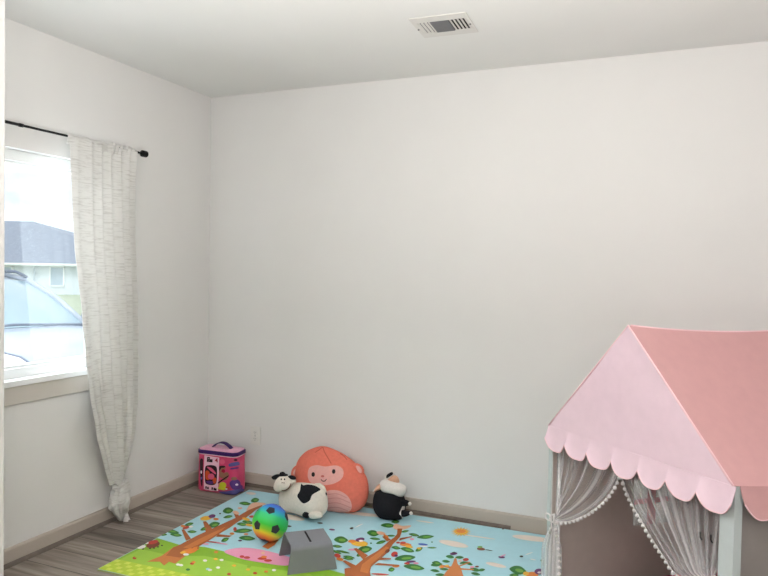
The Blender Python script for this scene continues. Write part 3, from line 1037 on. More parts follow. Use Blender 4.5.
bm.faces.new(vv[-1]); lid = link('lid', bm, m_lid, bg, smooth=True)
bm = new(); lp = rrect(hw * 1.0, hd * 1.04, .036, BHt + .004)
vv = grid(bm, [rrect(hw * .99, hd * 1.02, .036, BHt - .007), rrect(hw * 1.012, hd * 1.06, .037, BHt - .005), rrect(hw * 1.012, hd * 1.06, .037, BHt + .013), rrect(hw * .97, hd * 1.0, .035, BHt + .017)], closed=True)
link('zip_band', bm, m_purp, bg, smooth=False, label='purple band round the lid')
bm = new(); lpp = rrect(hw * 1.015, hd * 1.065, .037, BHt - .008); tube(bm, lpp + [lpp[0]], .0025, 6, caps=False); link('piping', bm, m_lpink, bg, smooth=True, label='pale pink piping')
bm = new()
hp = []
for k in range(17):
    s = k / 16
    hp.append(b0 + bx * (-.062 + .13 * s) + by * .0 + V((0, 0, BHt + .021 + .034 * math.sin(PI * s) ** .8)))
rw = [[p + by * -.015 , p + by * .015] for p in hp]
grid(bm, rw); link('handle', bm, m_purp, bg, smooth=True, solid=.006, label='purple carry strap')
T = bvh_of(bag_body)
bagm = {k: mat('bag_print_' + k, c, .4, .03) for k, c in {'dark': (48, 26, 36), 'orange': (216, 84, 48), 'rose': (224, 96, 130), 'blue': (92, 88, 150), 'purple': (96, 58, 130), 'yellow': (196, 196, 52), 'tan': (150, 104, 84), 'red': (170, 34, 60), 'white': (236, 214, 224)}.items()}
bk = list(bagm)
bmL = new(); decal(bmL, T, [(204.6, 455), (212, 456.4), (219.4, 457.6), (219, 470), (218.2, 491), (211, 490.6), (204, 489), (203.8, 472)], .0012, 4, 8, smooth=False)
lab = link('front_label', bmL, m_lpink, bg, smooth='keep', label='pale pink panel printed on the front')
def prb(name, outlines, mats, off, par, label=None, smooth=True):
    q = new()
    for i, (k, o) in enumerate(outlines):
        decal(q, T, o, off + .0003 * i, 3, 5, mats.index(k), smooth)
    return link(name, q, [bagm[k] for k in mats], par, smooth='keep', label=label)
# block silhouettes in the clear window of the label
prb('clear_window', [('dark', [(205.2, 468), (208, 465.2), (214, 465.4), (217, 468), (217.2, 476), (216.4, 483), (213, 485), (207.4, 484.2), (205.2, 481)])], ['dark'], .0018, lab, 'clear window showing coloured blocks')
prb('block', [('orange', [(205.9, 471), (209.5, 471.6), (210, 479), (206, 479)]), ('orange', [(213, 478), (216.4, 478), (216, 483), (213.4, 483)]), ('rose', ell(211.4, 476.4, 3.2, 3)), ('rose', [(207, 466.6), (212, 468), (216, 472.6), (215.4, 474), (210, 470)]), ('purple', [(206.4, 481), (213, 481), (212.6, 484), (208, 483.4)])], bk, .0022, lab)
# lettering and blocks of print
for pr_ in [('dark', [(207.4, 456.8), (210.2, 457), (210, 462), (207, 461.8)]), ('dark', [(210.2, 459), (212.8, 459.3), (212.6, 462.3), (210, 462)]), ('white', ell(208.9, 458.6, .5, .5)), ('white', ell(208.9, 460.8, .5, .4)), ('red', [(217.6, 457.6), (217.9, 462.3), (216.8, 462.2), (216.8, 461.2), (215, 461), (215.2, 460.2)]),
      ('dark', [(205.6, 486), (207, 486.2), (206.8, 488.8), (205.5, 488.6)]), ('dark', [(207.4, 486.2), (208.2, 487.4), (209.2, 486.4), (209, 489), (207.2, 488.8)]), ('dark', [(211.8, 487), (213.2, 487.2), (213, 489.8), (211.6, 489.6)]), ('dark', [(213.8, 487.4), (217, 488.6), (216.6, 490.6), (213.7, 490)])]:
    prb('printed_mark', [pr_], bk, .0022, lab, smooth=False)
art = prb('front_artwork', [('tan', [(219.6, 467), (224, 466), (226, 468), (222, 471), (219.4, 473)]), ('red', ell(223.4, 471, 1.8, 2)), ('dark', [(219.3, 466.4), (222, 465.6), (225.4, 466), (224, 467.6), (220.8, 468), (219.5, 471)]), ('tan', ell(222, 475, 2.6, 3)), ('tan', [(224, 473.4), (228, 472.2), (229, 476), (226, 480), (223, 479)]), ('dark', [(218.8, 481.6), (228, 475.6), (228.4, 476.6), (219, 483)]),
     ('yellow', ell(223, 485, 3.6, 3)), ('yellow', [(218.6, 487), (222, 486), (226, 487.8), (225, 490), (219, 489)]), ('blue', [(229.4, 463.6), (237, 461.6), (239, 463), (238.6, 465), (230, 466.6)]), ('purple', [(231, 468), (237.4, 467), (237.6, 468.4), (231, 469.4)]), ('dark', ell(235.4, 459.8, 1.7, 1)), ('rose', ell(222.8, 461.6, 2.6, 2.6)),
     ('purple', [(230, 483), (233, 479.6), (238, 480), (240, 484), (239, 489), (233, 489)]), ('tan', ell(234, 478.4, 2.6, 1.7)), ('white', ell(236.4, 484.4, 1.4, 1)), ('blue', [(219, 491.4), (226, 491), (234, 489.6), (242.4, 488.4), (242.4, 491), (236, 494), (226, 493.6)]), ('orange', ell(228, 487.6, 1.6, 1.1)), ('white', ell(227, 488.6, 1, .8)), ('purple', ell(240.4, 487, 1.4, 2.2))], bk, .0014, bg, 'printed picture of toy blocks and figures')
prb('side_print', [('dark', [(200.2, 460), (203, 459), (203.2, 467), (202.6, 485), (201, 484), (200.2, 472)]), ('white', ell(201.4, 472, .8, 1.6)), ('blue', ell(201.6, 478, .8, 1.4))], bk, .0014, bg, 'dark printed panel beside the label')

# ================================================================== MONKEY
m_coral = mat('coral_plush', (236, 128, 108), 0.95, 0.05, 60, 0.5, 350, spec=.1)
m_cpk = mat('pale_pink_plush', (236, 178, 170), 0.95, 0.04, 60, 0.4, 350, spec=.1)
m_eye = mat('dark_stitching', (32, 22, 24), 0.5, 0.0)
m_nose = mat('rose_stitching', (206, 110, 104), 0.7, 0.0)
m_seam = mat('coral_seam', (204, 98, 80), 0.95, 0.0)
mk = thing('plush_monkey', 'coral orange round plush monkey leaning on the back wall', 'soft toy', (.97, -.15, MT))
mp_ = V((.97, -.15, .15)); mn = V((-.05, -1, .16))
bm = new()
inflate(bm, [(297, 467), (300.3, 458), (307.2, 451), (316, 447.2), (323, 446.2), (331, 448.4), (343.3, 454.6), (353, 462), (361.4, 470.8), (366.3, 480.3), (367.6, 491.4), (365.6, 502.5), (358.6, 510.6), (346, 513.4), (333.6, 513.2), (322, 512), (311, 508), (301.7, 498.3), (296.6, 484.4)], mp_, mn, .1, .105, zmin=MT + .0035)
for v in bm.verts:
    v.co.y = min(v.co.y, -.004 - (.011 if v.co.z < .085 else .011 * max(0, (.12 - v.co.z) / .035)))
mbody = link('body', bm, m_coral, mk, smooth=True)
T = bvh_of(mbody)
bm = new(); decal(bm, T, [(308, 473.3), (310, 467.4), (317, 465.2), (325.3, 466.6), (336.4, 465.6), (343, 469.7), (342.6, 477.5), (335, 483.2), (324, 485.2), (312.8, 483.8), (308.6, 479)], .002, 4, 8)
face = link('face_patch', bm, m_cpk, mk, smooth='keep', label='pale pink face')
for x, y in ((313.6, 474.4), (333.9, 471.6)):
    bm = new(); decal(bm, T, ell(x, y, 1.7, 2.3, 0, 12), .004, 2, 4); link('eye', bm, m_eye, face, smooth='keep', label='dark eye')
bm = new(); decal(bm, T, ell(322.9, 476.2, 1.7, 1.1, 0, 10), .004, 2, 3); link('nose', bm, m_nose, face, smooth='keep')
bm = new(); stroke(bm, T, [(321.4, 479.4), (323.2, 481), (325.4, 480.8), (326.8, 479)], .8, .0045); link('mouth', bm, m_eye, face, smooth='keep')
bm = new(); decal(bm, T, [(325.2, 501), (325.6, 493.5), (328, 490.6), (334, 490), (340, 491), (345.4, 494), (349.6, 498.6), (351.8, 505), (350.6, 510), (346, 512), (336, 511.8), (327, 510)], .002, 4, 8)
belly = link('belly_patch', bm, m_cpk, mk, smooth='keep', label='pale pink gathered belly')
bm = new()
for a in ([(327, 494.5), (337, 493.6), (347, 497.6)], [(326.6, 499), (338, 497.8), (350, 502.6)], [(326.4, 503.4), (338, 502.6), (351, 507.4)], [(327, 507.6), (338, 507), (348, 510.4)]):
    stroke(bm, T, a, .9, .004)
link('gather', bm, mat('pink_gather_shade', (222, 156, 150), .95, 0), belly, smooth='keep', label='darker strokes painting the shade of the belly gathers')  # strokes put the fold shading of the gathers into the colour
bm = new()
stroke(bm, T, [(322.8, 447.2), (324.5, 452), (328, 458), (331.2, 463.6)], .9, .001); stroke(bm, T, [(340, 453.6), (343.6, 456), (347, 460)], .8, .001); stroke(bm, T, [(322.6, 447.2), (319, 450), (315, 452.6)], .7, .001)
link('crown_seam', bm, m_seam, mk, smooth='keep', label='seam over the crown')
for o, i in (([(291.4, 475), (292.6, 469), (296, 465.6), (300.5, 464.6), (302, 470), (299, 476), (294, 478)], [(293.2, 473.6), (294.6, 469.6), (298, 468), (299, 472), (296, 475.6)]), ([(352.6, 465.4), (356, 463.2), (360.8, 465.2), (363.6, 470), (362.6, 474.4), (358, 474)], [(356, 466), (359.4, 466.6), (361.6, 470), (361, 473), (358, 471)])):
    bm = new(); inflate(bm, o, mp_ + V((0, -.01, 0)), mn, .022); eo = link('ear', bm, m_coral, mk, smooth=True)
    te = bvh_of(eo); bm = new(); decal(bm, te, i, .0015, 3, 4); link('inner_ear', bm, m_cpk, eo, smooth='keep', label='pale pink inner ear')

# ================================================================== COW
m_cream = mat('cream_plush', (240, 231, 218), 0.95, 0.05, 80, 0.6, 380, spec=.1)
m_blk = mat('black_plush', (36, 36, 40), 0.95, 0.1, 80, 0.5, 380, spec=.12)
m_brn = mat('brown_thread', (122, 82, 54), 0.9, 0.05)
cw = thing('plush_cow', 'cream plush cow with a big black side patch, standing in front of the coral monkey', 'soft toy', (.87, -.30, MT))
cp = V((.87, -.34, .1)); cn = V((-.18, -1, 0))
bm = new()
inflate(bm, [(291, 483.5), (296, 482.8), (302.4, 483), (312.8, 484.3), (321, 487.4), (324.8, 493), (326.3, 502.5), (325.8, 511), (321, 516.4), (311.8, 517.4), (304.5, 515.6), (294, 512.2), (284.7, 511), (281, 503.5), (280.4, 495), (283.6, 488)], cp, cn, .07, .07, zmin=MT + .0035)
cbody = link('body', bm, m_cream, cw, smooth=True)
hp_ = cp + V((-.03, -.055, 0)); hn = V((.1, -1, .1))
bm = new()
inflate(bm, [(274.6, 485.8), (276.3, 480.6), (279.5, 476.6), (285.7, 475.2), (291, 478), (292, 483), (289.4, 488), (284.4, 491.2), (278.4, 491.4), (275.2, 489)], hp_, hn, .05, .045)
chead = link('head', bm, m_cream, cw, smooth=True)
T = bvh_of(chead)
for x in (281.4, 284.6):
    bm = new(); decal(bm, T, ell(x, 479.5, .75, .8, 0, 8), .002, 2, 3); link('eye', bm, m_eye, chead, smooth='keep', label='small dark eye')
bm = new(); decal(bm, T, ell(282.2, 482.8, .6, .5, 0, 8), .002, 2, 3); decal(bm, T, ell(284, 482.9, .6, .5, 0, 8), .002, 2, 3); link('nostrils', bm, m_brn, chead, smooth='keep')
bm = new(); stroke(bm, T, [(290.4, 483.4), (289.6, 486.4), (287.4, 488.8), (284.6, 490), (281.6, 490.2)], .8, .002); link('smile', bm, m_brn, chead, smooth='keep', label='brown stitched smile')
bm = new(); inflate(bm, [(271.6, 477), (275.4, 474.6), (279.4, 474.4), (280.6, 476.6), (277.6, 479), (273.6, 479.6)], hp_, hn, .014); link('ear', bm, m_blk, chead, smooth=True, label='black ear')
bm = new(); inflate(bm, [(287.4, 476.8), (291, 475.2), (295.4, 477), (295.6, 479.4), (291.6, 479.4)], hp_, hn, .014); link('ear', bm, m_blk, chead, smooth=True, label='black ear')
bm = new(); inflate(bm, [(279.6, 475.8), (280.2, 472.6), (282.6, 471.8), (285, 474), (287.6, 474.6), (287, 477), (283, 477)], hp_, hn, .02); link('forelock', bm, m_blk, chead, smooth=True, label='black tuft of hair')
bm = new(); inflate(bm, [(291, 479), (294.4, 479.4), (296, 481.6), (293, 483.4), (290.4, 482)], hp_ + V((0, .01, 0)), hn, .016); link('horn', bm, m_cream, chead, smooth=True)
T = bvh_of(cbody)
bm = new(); decal(bm, T, [(301.3, 484.2), (303.4, 485.6), (307.6, 484.8), (315, 486), (320.4, 489.6), (317, 492), (312.2, 495), (309.6, 500.6), (303.6, 503.3), (299, 499), (297.6, 495.4), (300, 491)], .002, 4, 8)
link('side_patch', bm, m_blk, cw, smooth='keep', label='black patch on the side')
fp2 = cp + cn.normalized() * .055
bm = new(); inflate(bm, [(303.2, 514.6), (304.6, 511.8), (307.6, 512), (309.6, 514.6), (310, 517.6), (305, 517)], fp2, cn, .022, zmin=MT + .0035); link('hoof', bm, m_blk, cw, smooth=True, label='black hoof')
bm = new(); inflate(bm, [(309.2, 514), (312.4, 511.4), (318, 511.8), (322, 514.4), (321, 517.8), (312, 518.4)], fp2, cn, .024, zmin=MT + .0035); link('leg', bm, m_cream, cw, smooth=True)
bm = new(); inflate(bm, [(279.8, 507.2), (281.6, 504.4), (284, 506), (284, 509.4), (281.4, 510.2)], cp + cn.normalized() * .03, cn, .02, zmin=MT + .0035); link('hoof', bm, m_blk, cw, smooth=True, label='black hoof')
tp = cp + cn.normalized() * -.01
bm = new(); tube(bm, [at(x, y, tp, cn) for x, y in ((315, 485), (319.6, 484.8), (323.4, 487.6), (325.2, 491.6))], [.009, .01, .01, .008], 10); tl = link('tail', bm, m_cream, cw, smooth=True)
bm = new(); ball(bm, at(325, 494.4, tp, cn), (.011, .011, .013)); link('tail_tuft', bm, m_blk, tl, smooth=True, label='black tail tip')

# ================================================================== BLACK AND WHITE PLUSH
m_peach = mat('peach_plush', (226, 180, 152), 0.95, 0.05, 80, 0.5, 380, spec=.1)
m_wplush = mat('white_plush', (232, 228, 222), 0.95, 0.05, 80, 0.5, 380, spec=.1)
pk = thing('plush_animal', 'black plush animal with white and peach top lying by the back wall', 'soft toy', (1.36, -.14, MT))
pp = V((1.36, -.145, .1)); pn = V((.1, -1, .1))
bm = new()
inflate(bm, [(373.6, 500.4), (375.4, 492.4), (380, 488.4), (387, 487.8), (394, 489.2), (400.5, 492), (404.4, 498.4), (405.6, 506), (404.2, 514), (401.6, 519), (393, 520.2), (383, 518.8), (376.8, 513.4), (374, 507)], pp, pn, .085, .07, zmin=MT + .0035)
for v in bm.verts:
    v.co.y = min(v.co.y, -.018)
pbody = link('body', bm, m_blk, pk, smooth=True)
bm = new(); inflate(bm, [(380.6, 482), (384.4, 479.4), (392, 480.2), (401.4, 484.2), (406.2, 487.4), (406, 492.4), (402.4, 496.4), (395, 494), (384, 491.6), (381, 488)], pp + V((0, -.01, 0)), pn, .06, .05)
phead = link('head', bm, m_wplush, pk, smooth=True, label='white head')
bm = new(); inflate(bm, [(374.6, 491.6), (376.4, 486.8), (380, 483.4), (384, 483), (383.4, 488), (378, 490.6)], pp + V((0, -.0, 0)), pn, .05, .04); link('peach_side', bm, m_peach, pk, smooth=True, label='peach flank')
bm = new(); inflate(bm, [(387, 480.6), (390.4, 477), (394.6, 475.4), (398, 478), (399, 482.6), (393, 482.6)], pp, pn, .03); link('peach_cheek', bm, m_peach, phead, smooth=True, label='peach cheek')
bm = new(); inflate(bm, [(384.8, 480), (385, 476.6), (388.6, 473.2), (392, 471.2), (394.2, 473.2), (392, 476.6), (388.6, 480.2)], pp, pn, .02); ear = link('ear', bm, m_wplush, phead, smooth=True)
T = bvh_of(ear); bm = new(); decal(bm, T, [(386.2, 477), (387.4, 474.6), (391.6, 472.2), (393, 473.8), (390, 476.2), (387.2, 478)], .0015, 3, 5); link('ear_tip', bm, m_blk, ear, smooth='keep', label='black ear band')
fpp = pp + pn.normalized() * .035
for a, tip in (([(400, 498), (404, 499.2), (408.6, 501), (410, 504), (407, 506), (402, 505.4)], (409.8, 503.8)), ([(401, 510), (405, 510.6), (409.6, 511), (411, 513.6), (407.6, 516), (402, 516.4)], (411, 513.3))):
    bm = new(); inflate(bm, a, fpp, pn, .018); lg = link('leg', bm, m_blk, pk, smooth=True)
    bm = new(); ball(bm, at(*tip, fpp + pn.normalized() * .008, pn), .0095); link('paw', bm, m_wplush, lg, smooth=True, label='white paw tip')
T = bvh_of(pbody)
bm = new(); decal(bm, T, [(404, 505.4), (402, 506.4), (400.4, 510), (399, 513.6), (401, 516), (402, 519), (403.6, 517.4), (403.2, 512), (404.4, 508)], .0025, 3, 5); link('belly_stripe', bm, m_wplush, pk, smooth='keep', label='white stripe on the belly')

# ================================================================== PLAY TENT
m_tpink = mat('light_pink_fabric', (240, 214, 225), 0.9, 0.02, 25, 0.15, 500, trans=.12, spec=.1)
m_troof = mat('salmon_pink_fabric', (216, 168, 168), 0.9, 0.02, 25, 0.15, 500, trans=.12, spec=.1)
m_tgrey = mat('grey_fabric', (172, 166, 162), 0.9, 0.02, 25, 0.12, 500, trans=.35, spec=.1)
m_tin = mat('brightened_grey_fabric', (208, 196, 190), 0.9, 0.02, 25, 0.12, 500, trans=.32, spec=.1)  # tent grey lightened so the inside of the tent looks brighter
m_tmint = mat('pale_grey_green_fabric', (198, 207, 207), 0.9, 0.02, 25, 0.12, 500, trans=.1, spec=.1)
m_pipe = mat('pink_piping', (246, 208, 214), 0.8, 0.0)
m_tulle = sheer('white_tulle', (252, 250, 252), 0.14)
m_pom = mat('white_pompom', (240, 236, 236), 0.95, 0.03, 200, 0.6, 600)
m_gauze = sheer('white_gauze', (252, 250, 248), .55)
EH = .74
tL = V((2.285, -.749, 0)); tR = V((2.911, -1.305, 0))
te_ = (tR - tL); TWD = te_.length; ex = te_ / TWD
ed = V((.76, .65, 0)).normalized(); TLN = 1.0
AP = V((2.593, -1.023, 1.181))
asx = (AP - tL).dot(ex) / TWD
nf = V((ex.y, -ex.x, 0))                      # out of the front, towards the viewer
tent = thing('play_tent', 'pink and grey childrens play tent with scalloped roof and tied tulle drapes', 'play tent', ((tL + tR) / 2 + ed * .5))
UZ = V((0, 0, 1))
def F(s, z, out=0.0, back=0.0):
    return tL + ex * (TWD * s) + UZ * z + nf * out + ed * back
def sag(b):
    return -.028 * math.sin(min(1, b / TLN) * PI) ** .8 if b > 0 else 0
OV = .012
# gable
bm = new()
gr = []
for k in range(13):
    w = k / 12
    a, b = 0 + asx * w, 1 + (asx - 1) * w
    gr.append([F(a + (b - a) * i / 12, EH + (AP.z - EH) * w, OV + .002 * math.sin(9 * w + .5 * i)) for i in range(13)])
bm_g = bm; grid(bm_g, gr[:-1]); 
tipv = bm_g.verts.new(F(asx, AP.z, OV)); bm_g.verts.ensure_lookup_table()
lastrow = [v for v in bm_g.verts][-14:-1]
for i in range(12):
    bm_g.faces.new((lastrow[i], lastrow[i + 1], tipv))
bmesh.ops.remove_doubles(bm_g, verts=bm_g.verts[:], dist=.0005)
link('gable', bm_g, m_tpink, tent, smooth=True, solid=.002)
bm = new()
gr2 = [F(0, EH, 0, TLN), F(1, EH, 0, TLN), F(asx, AP.z, 0, TLN)]
poly(bm, gr2); link('rear_gable', bm, m_tpink, tent, solid=.002)
# roof panels with a soft sag
for s_end, nm in ((1, 'right'), (0, 'left')):
    bm = new()
    rows = []
    for i in range(25):
        b = TLN * i / 24
        rows.append([F(asx + (s_end - asx) * w, AP.z + (EH - AP.z) * w + sag(b) * (1 - .15 * w) - .02 * math.sin(PI * w) * math.sin(PI * i / 24), OV * (1 - i / 24) , b) for w in [k / 16 for k in range(17)]])
    grid(bm, rows); link('roof_panel', bm, m_troof, tent, smooth=True, solid=.002)
bm = new(); tube(bm, [F(0, EH, OV + .001), F(asx * .5, (EH + AP.z) / 2, OV + .001), F(asx, AP.z, OV + .001), F((1 + asx) / 2, (EH + AP.z) / 2, OV + .001), F(1, EH, OV + .001)], .0035, 8)
tube(bm, [F(asx, AP.z + sag(TLN * k / 24) + .001, 0, TLN * k / 24) for k in range(25)], .003, 8)
link('roof_piping', bm, m_pipe, tent, smooth=True)

def lobes(n, depth, s0, s1, fn, amp, name, mi, seedv):
    """scalloped valance: fn(s, drop) gives a point on the hanging cloth"""
    rnd = random.Random(seedv)
    q = new()
    rows = []
    NN = n * 18
    for i in range(NN + 1):
        x = i / NN * n
        f_ = x - math.floor(x)
        if i == NN:
            f_ = 1
        d = depth * (.52 + .48 * (1 - abs(2 * f_ - 1) ** 2.6))
        fold = amp * math.sin(x * 2 * PI + .8) * .6 + amp * .5 * math.sin(x * 5.1 + seedv)
        rows.append([fn(s0 + (s1 - s0) * i / NN, d * w, .0015 + (.018 + fold) * w ** 1.4) for w in [k / 8 for k in range(9)]])
    grid(q, rows)
    o = link(name, q, mi, tent, smooth=True, solid=.0025)
    q = new(); tube(q, [r[-1] for r in rows], .0022, 6)
    link('hem', q, m_pipe, o, smooth=True)
    return o
# front valance bends round the left corner
lobes(7, .094, -.002, 1.012, lambda s, d, o: F(s, EH - d, OV + o * .8), .009, 'front_valance', m_tpink, 3)
sagE = lambda b: sag(b) * .85
def side(sv):
    sgn = 1 if sv else -1
    def fn(b, d, o):
        return F(sv, EH - d + sagE(max(0, b)), 0, b) + ex * (sgn * o)
    return fn
lobes(7, .098, .014, TLN + .02, side(1), .01, 'side_valance', m_troof, 5)
lobes(7, .098, .012, TLN + .02, side(0), .01, 'side_valance', m_troof, 6)
# corner tab by the right corner
# cloth walls
bm = new(); grid(bm, [[F(1, z, -.004, .012 + TLN * .985 * k / 12) + ex * (.004 * math.sin(k * 1.3) - .01) for z in (.004, .2, .4, .6, EH - .012)] for k in range(13)]); link('side_wall', bm, m_tgrey, tent, smooth=True, solid=.0015)
nl = V((ed.y, -ed.x, 0))
if nl.dot(ex) < 0: nl = -nl
def LW(px, py, off):
    return at(px, py, tL + nl * off, nl)
w0, w1, w2, w3 = (LW(x, y, .0) for x, y in ((634, 478), (670.5, 478), (670.5, 522), (634, 524.5)))
wb0 = (w0 - tL).dot(ed); wb1 = (w1 - tL).dot(ed); wz0 = (w2.z + w3.z) / 2; wz1 = (w0.z + w1.z) / 2
def LB(b, z, off=.004):
    return tL + ed * b + UZ * z + nl * off
bm = new()
bs_ = [.012, wb0, wb1, TLN * .985]; zs_ = [MT + .004, wz0, wz1, EH - .012]
for i in range(3):
    for j in range(3):
        if (i, j) != (1, 1):
            poly(bm, [LB(bs_[i], zs_[j], 0), LB(bs_[i + 1], zs_[j], 0), LB(bs_[i + 1], zs_[j + 1], 0), LB(bs_[i], zs_[j + 1], 0)])
bmesh.ops.remove_doubles(bm, verts=bm.verts[:], dist=.0005)
lw = link('side_wall', bm, m_tin, tent, solid=.0015)
bm = new(); grid(bm, [[F(s, z, 0, TLN) for z in (.004, .3, EH - .01)] for s in (0, .25, .5, .75, 1)]); link('rear_wall', bm, m_tin, tent, solid=.0015)
# front jamb strips and header
bm = new(); grid(bm, [[F(s, z, .004 + .002 * math.sin(20 * z)) for z in (MT + .003, .2, .4, .6, EH - .004)] for s in (-.008, .0, .016)]); link('front_jamb', bm, m_tmint, tent, smooth=True, solid=.002, label='pale grey green strip at the left of the opening')
bm = new(); grid(bm, [[F(s, z, .004 + .002 * math.sin(20 * z)) for z in (.003, .2, .4, .6, EH - .004)] for s in (.942, .97, 1.0)] + [[F(1.0, z, -.004, .022 * 1.0) for z in (.003, .2, .4, .6, EH - .004)]]); link('front_jamb', bm, m_tmint, tent, smooth=True, solid=.002, label='pale grey green strip at the right of the opening')
bm = new(); grid(bm, [[F(s, EH - .004, .003), F(s, EH - .05, .003)] for s in (0.03, .3, .6, .97)]); link('header', bm, m_tpink, tent, solid=.002)
# frame poles inside the corners
for s, b in ((.02, .02), (.98, .02), (.02, TLN - .02), (.98, TLN - .02)):
    bm = new(); tube(bm, [F(s, MT + .004, -.012, b), F(s, EH - .02, -.012, b)], .008, 10); link('pole', bm, m_white, tent, smooth=True)
# floor cloth
m_tfloor = mat('grey_pink_floor_cloth', (150, 130, 128), 0.95, 0.05, 30)
bm = new(); grid(bm, [[F(s, MT + .0035, -.014, b) for s in (.012, .3, .6, .988)] for b in (.012, .5, TLN - .012)]); link('floor_cloth', bm, m_tfloor, tent, solid=.001)
# window with a pink cross in the left side wall
bm = new(); poly(bm, [LB(wb0, wz0), LB(wb1, wz0), LB(wb1, wz1), LB(wb0, wz1)]); wd = link('side_window', bm, m_gauze, tent, label='white gauze window with a pink cross')
bm = new()
cz = wz0 + (wz1 - wz0) * .52; cb = wb0 + (wb1 - wb0) * .47; cw_ = .011
for lo, hi in (((wb0, cz - cw_), (wb1, cz + cw_)), ((cb - cw_ * 2, wz0), (cb + cw_ * 2, wz1))):
    poly(bm, [LB(lo[0], lo[1], .006), LB(hi[0], lo[1], .006), LB(hi[0], hi[1], .006), LB(lo[0], hi[1], .006)])
link('cross_bars', bm, mat('rose_tape', (206, 130, 140), .9, .02), wd, label='pink cross bars')

# tulle drapes -------------------------------------------------------------
def fpt(px, py, off=.02):
    p = at(px, py, tL + nf * off, nf)
    return ((p - tL).dot(ex) / TWD, p.z)
def drape(top0, top1, tie, free, nf_, name, outd, label):
    """fan of gathered net between the header and the tie-back; free = curve of the loose edge (s,z) from the top to the tie"""
    q = new()
    NV, NUU = 22, nf_ * 14
    fr = smooth_loop(free, 8, closed=False)
    rows = []
    for j in range(NV + 1):
        v = j / NV
        fe = fr[min(len(fr) - 1, int(round(v * (len(fr) - 1))))]
        pz = EH - .025 + (tie[1] - EH + .025) * v
        pe = (top0 + (tie[0] - top0) * v ** .9, pz)      # post-side edge
        row = []
        for i in range(NUU + 1):
            u = i / NUU
            ph = 2 * PI * nf_ * u
            uu = u + .36 / nf_ * math.sin(ph) * (.9 + .3 * math.sin(7 * u))
            if u < .02 or u > .98:
                uu = u
            uu = min(1, max(0, uu))
            top_s = top0 + (top1 - top0) * uu
            # straight threads from header to tie, bent towards the edge curve at u=1
            s = pe[0] * (1 - uu) + fe[0] * uu
            z = pe[1] * (1 - uu ** 1.6) + fe[1] * uu ** 1.6
            o = -.02 + (outd + .02) * v ** 1.5 + .014 * (1 - .75 * v) * math.cos(ph) * (1 if .01 < u < .99 else 0)
            row.append(F(s, z, o))
        rows.append(row)
    grid(q, rows)
    gat = []
    for j in range(NV + 1):
        for i in range(NUU + 1):
            u = i / NUU
            g_ = abs(math.cos(PI * nf_ * u + .7 * math.sin(5 * u))) ** 34 * (.5 + .5 * math.sin(37 * math.floor(nf_ * u + .5))) + .5 * abs(math.cos(PI * nf_ * 1.7 * u + 1)) ** 50
            gat.append(min(1, g_ * .8 + .35 * (j / NV) ** 3))
    o = link(name, q, m_tulle, tent, smooth=True, label=label)
    at_ = o.data.attributes.new('gather', 'FLOAT', 'POINT')
    at_.data.foreach_set('value', gat)
    return o, [F(a[0], a[1], -.02 + (outd + .02) * (k / (len(fr) - 1)) ** 1.5 + .008) for k, a in enumerate(fr)]
def pompoms(par, pts, n, r=.0075):
    cum = [0]
    for a, b in zip(pts[:-1], pts[1:]):
        cum.append(cum[-1] + (b - a).length)
    for k in range(n):
        d = cum[-1] * (k + .4) / n
        i = max(j for j in range(len(cum)) if cum[j] <= d)
        i = min(i, len(pts) - 2)
        p = pts[i].lerp(pts[i + 1], (d - cum[i]) / max(1e-6, cum[i + 1] - cum[i]))
        q = new(); ball(q, p + UZ * -.006, r * random.uniform(.9, 1.1), 10, 7)
        link('pompom', q, m_pom, par, smooth=True)
def ribbon(par, pts, w):
    q = new(); tube(q, pts, w, 6); link('edge_trim', q, m_pom, par, smooth=True)

tieL = fpt(554.5, 518.5)
topm = fpt(620.5, 476, -.016)
freeL = [fpt(*p, -.016 + .03 * (k / 7) ** 1.5) for k, p in enumerate(((621, 474), (616.5, 485), (608.5, 497), (598, 507), (586, 515), (573, 520.4), (562, 521.6), (556, 520)))]
dl, eL = drape(.02, topm[0], tieL, freeL, 7, 'tulle_drape', .014, 'left tulle drape tied back to its post')
pompoms(dl, eL, 19, .0072); ribbon(dl, eL, .0016)
tieR = (.93, tieL[1] + .03)
freeR = [fpt(*p, -.016 + .03 * (k / 7) ** 1.5) for k, p in enumerate(((621.5, 474), (626.5, 490), (634, 506), (642.5, 521), (653, 538.5), (665, 556.5), (679, 575)))] + [tieR]
dr_, eR = drape(.985, topm[0] + .004, tieR, freeR, 11, 'tulle_drape', .014, 'right tulle drape falling to the right post')
pompoms(dr_, eR, 26, .0068); ribbon(dr_, eR, .0016)
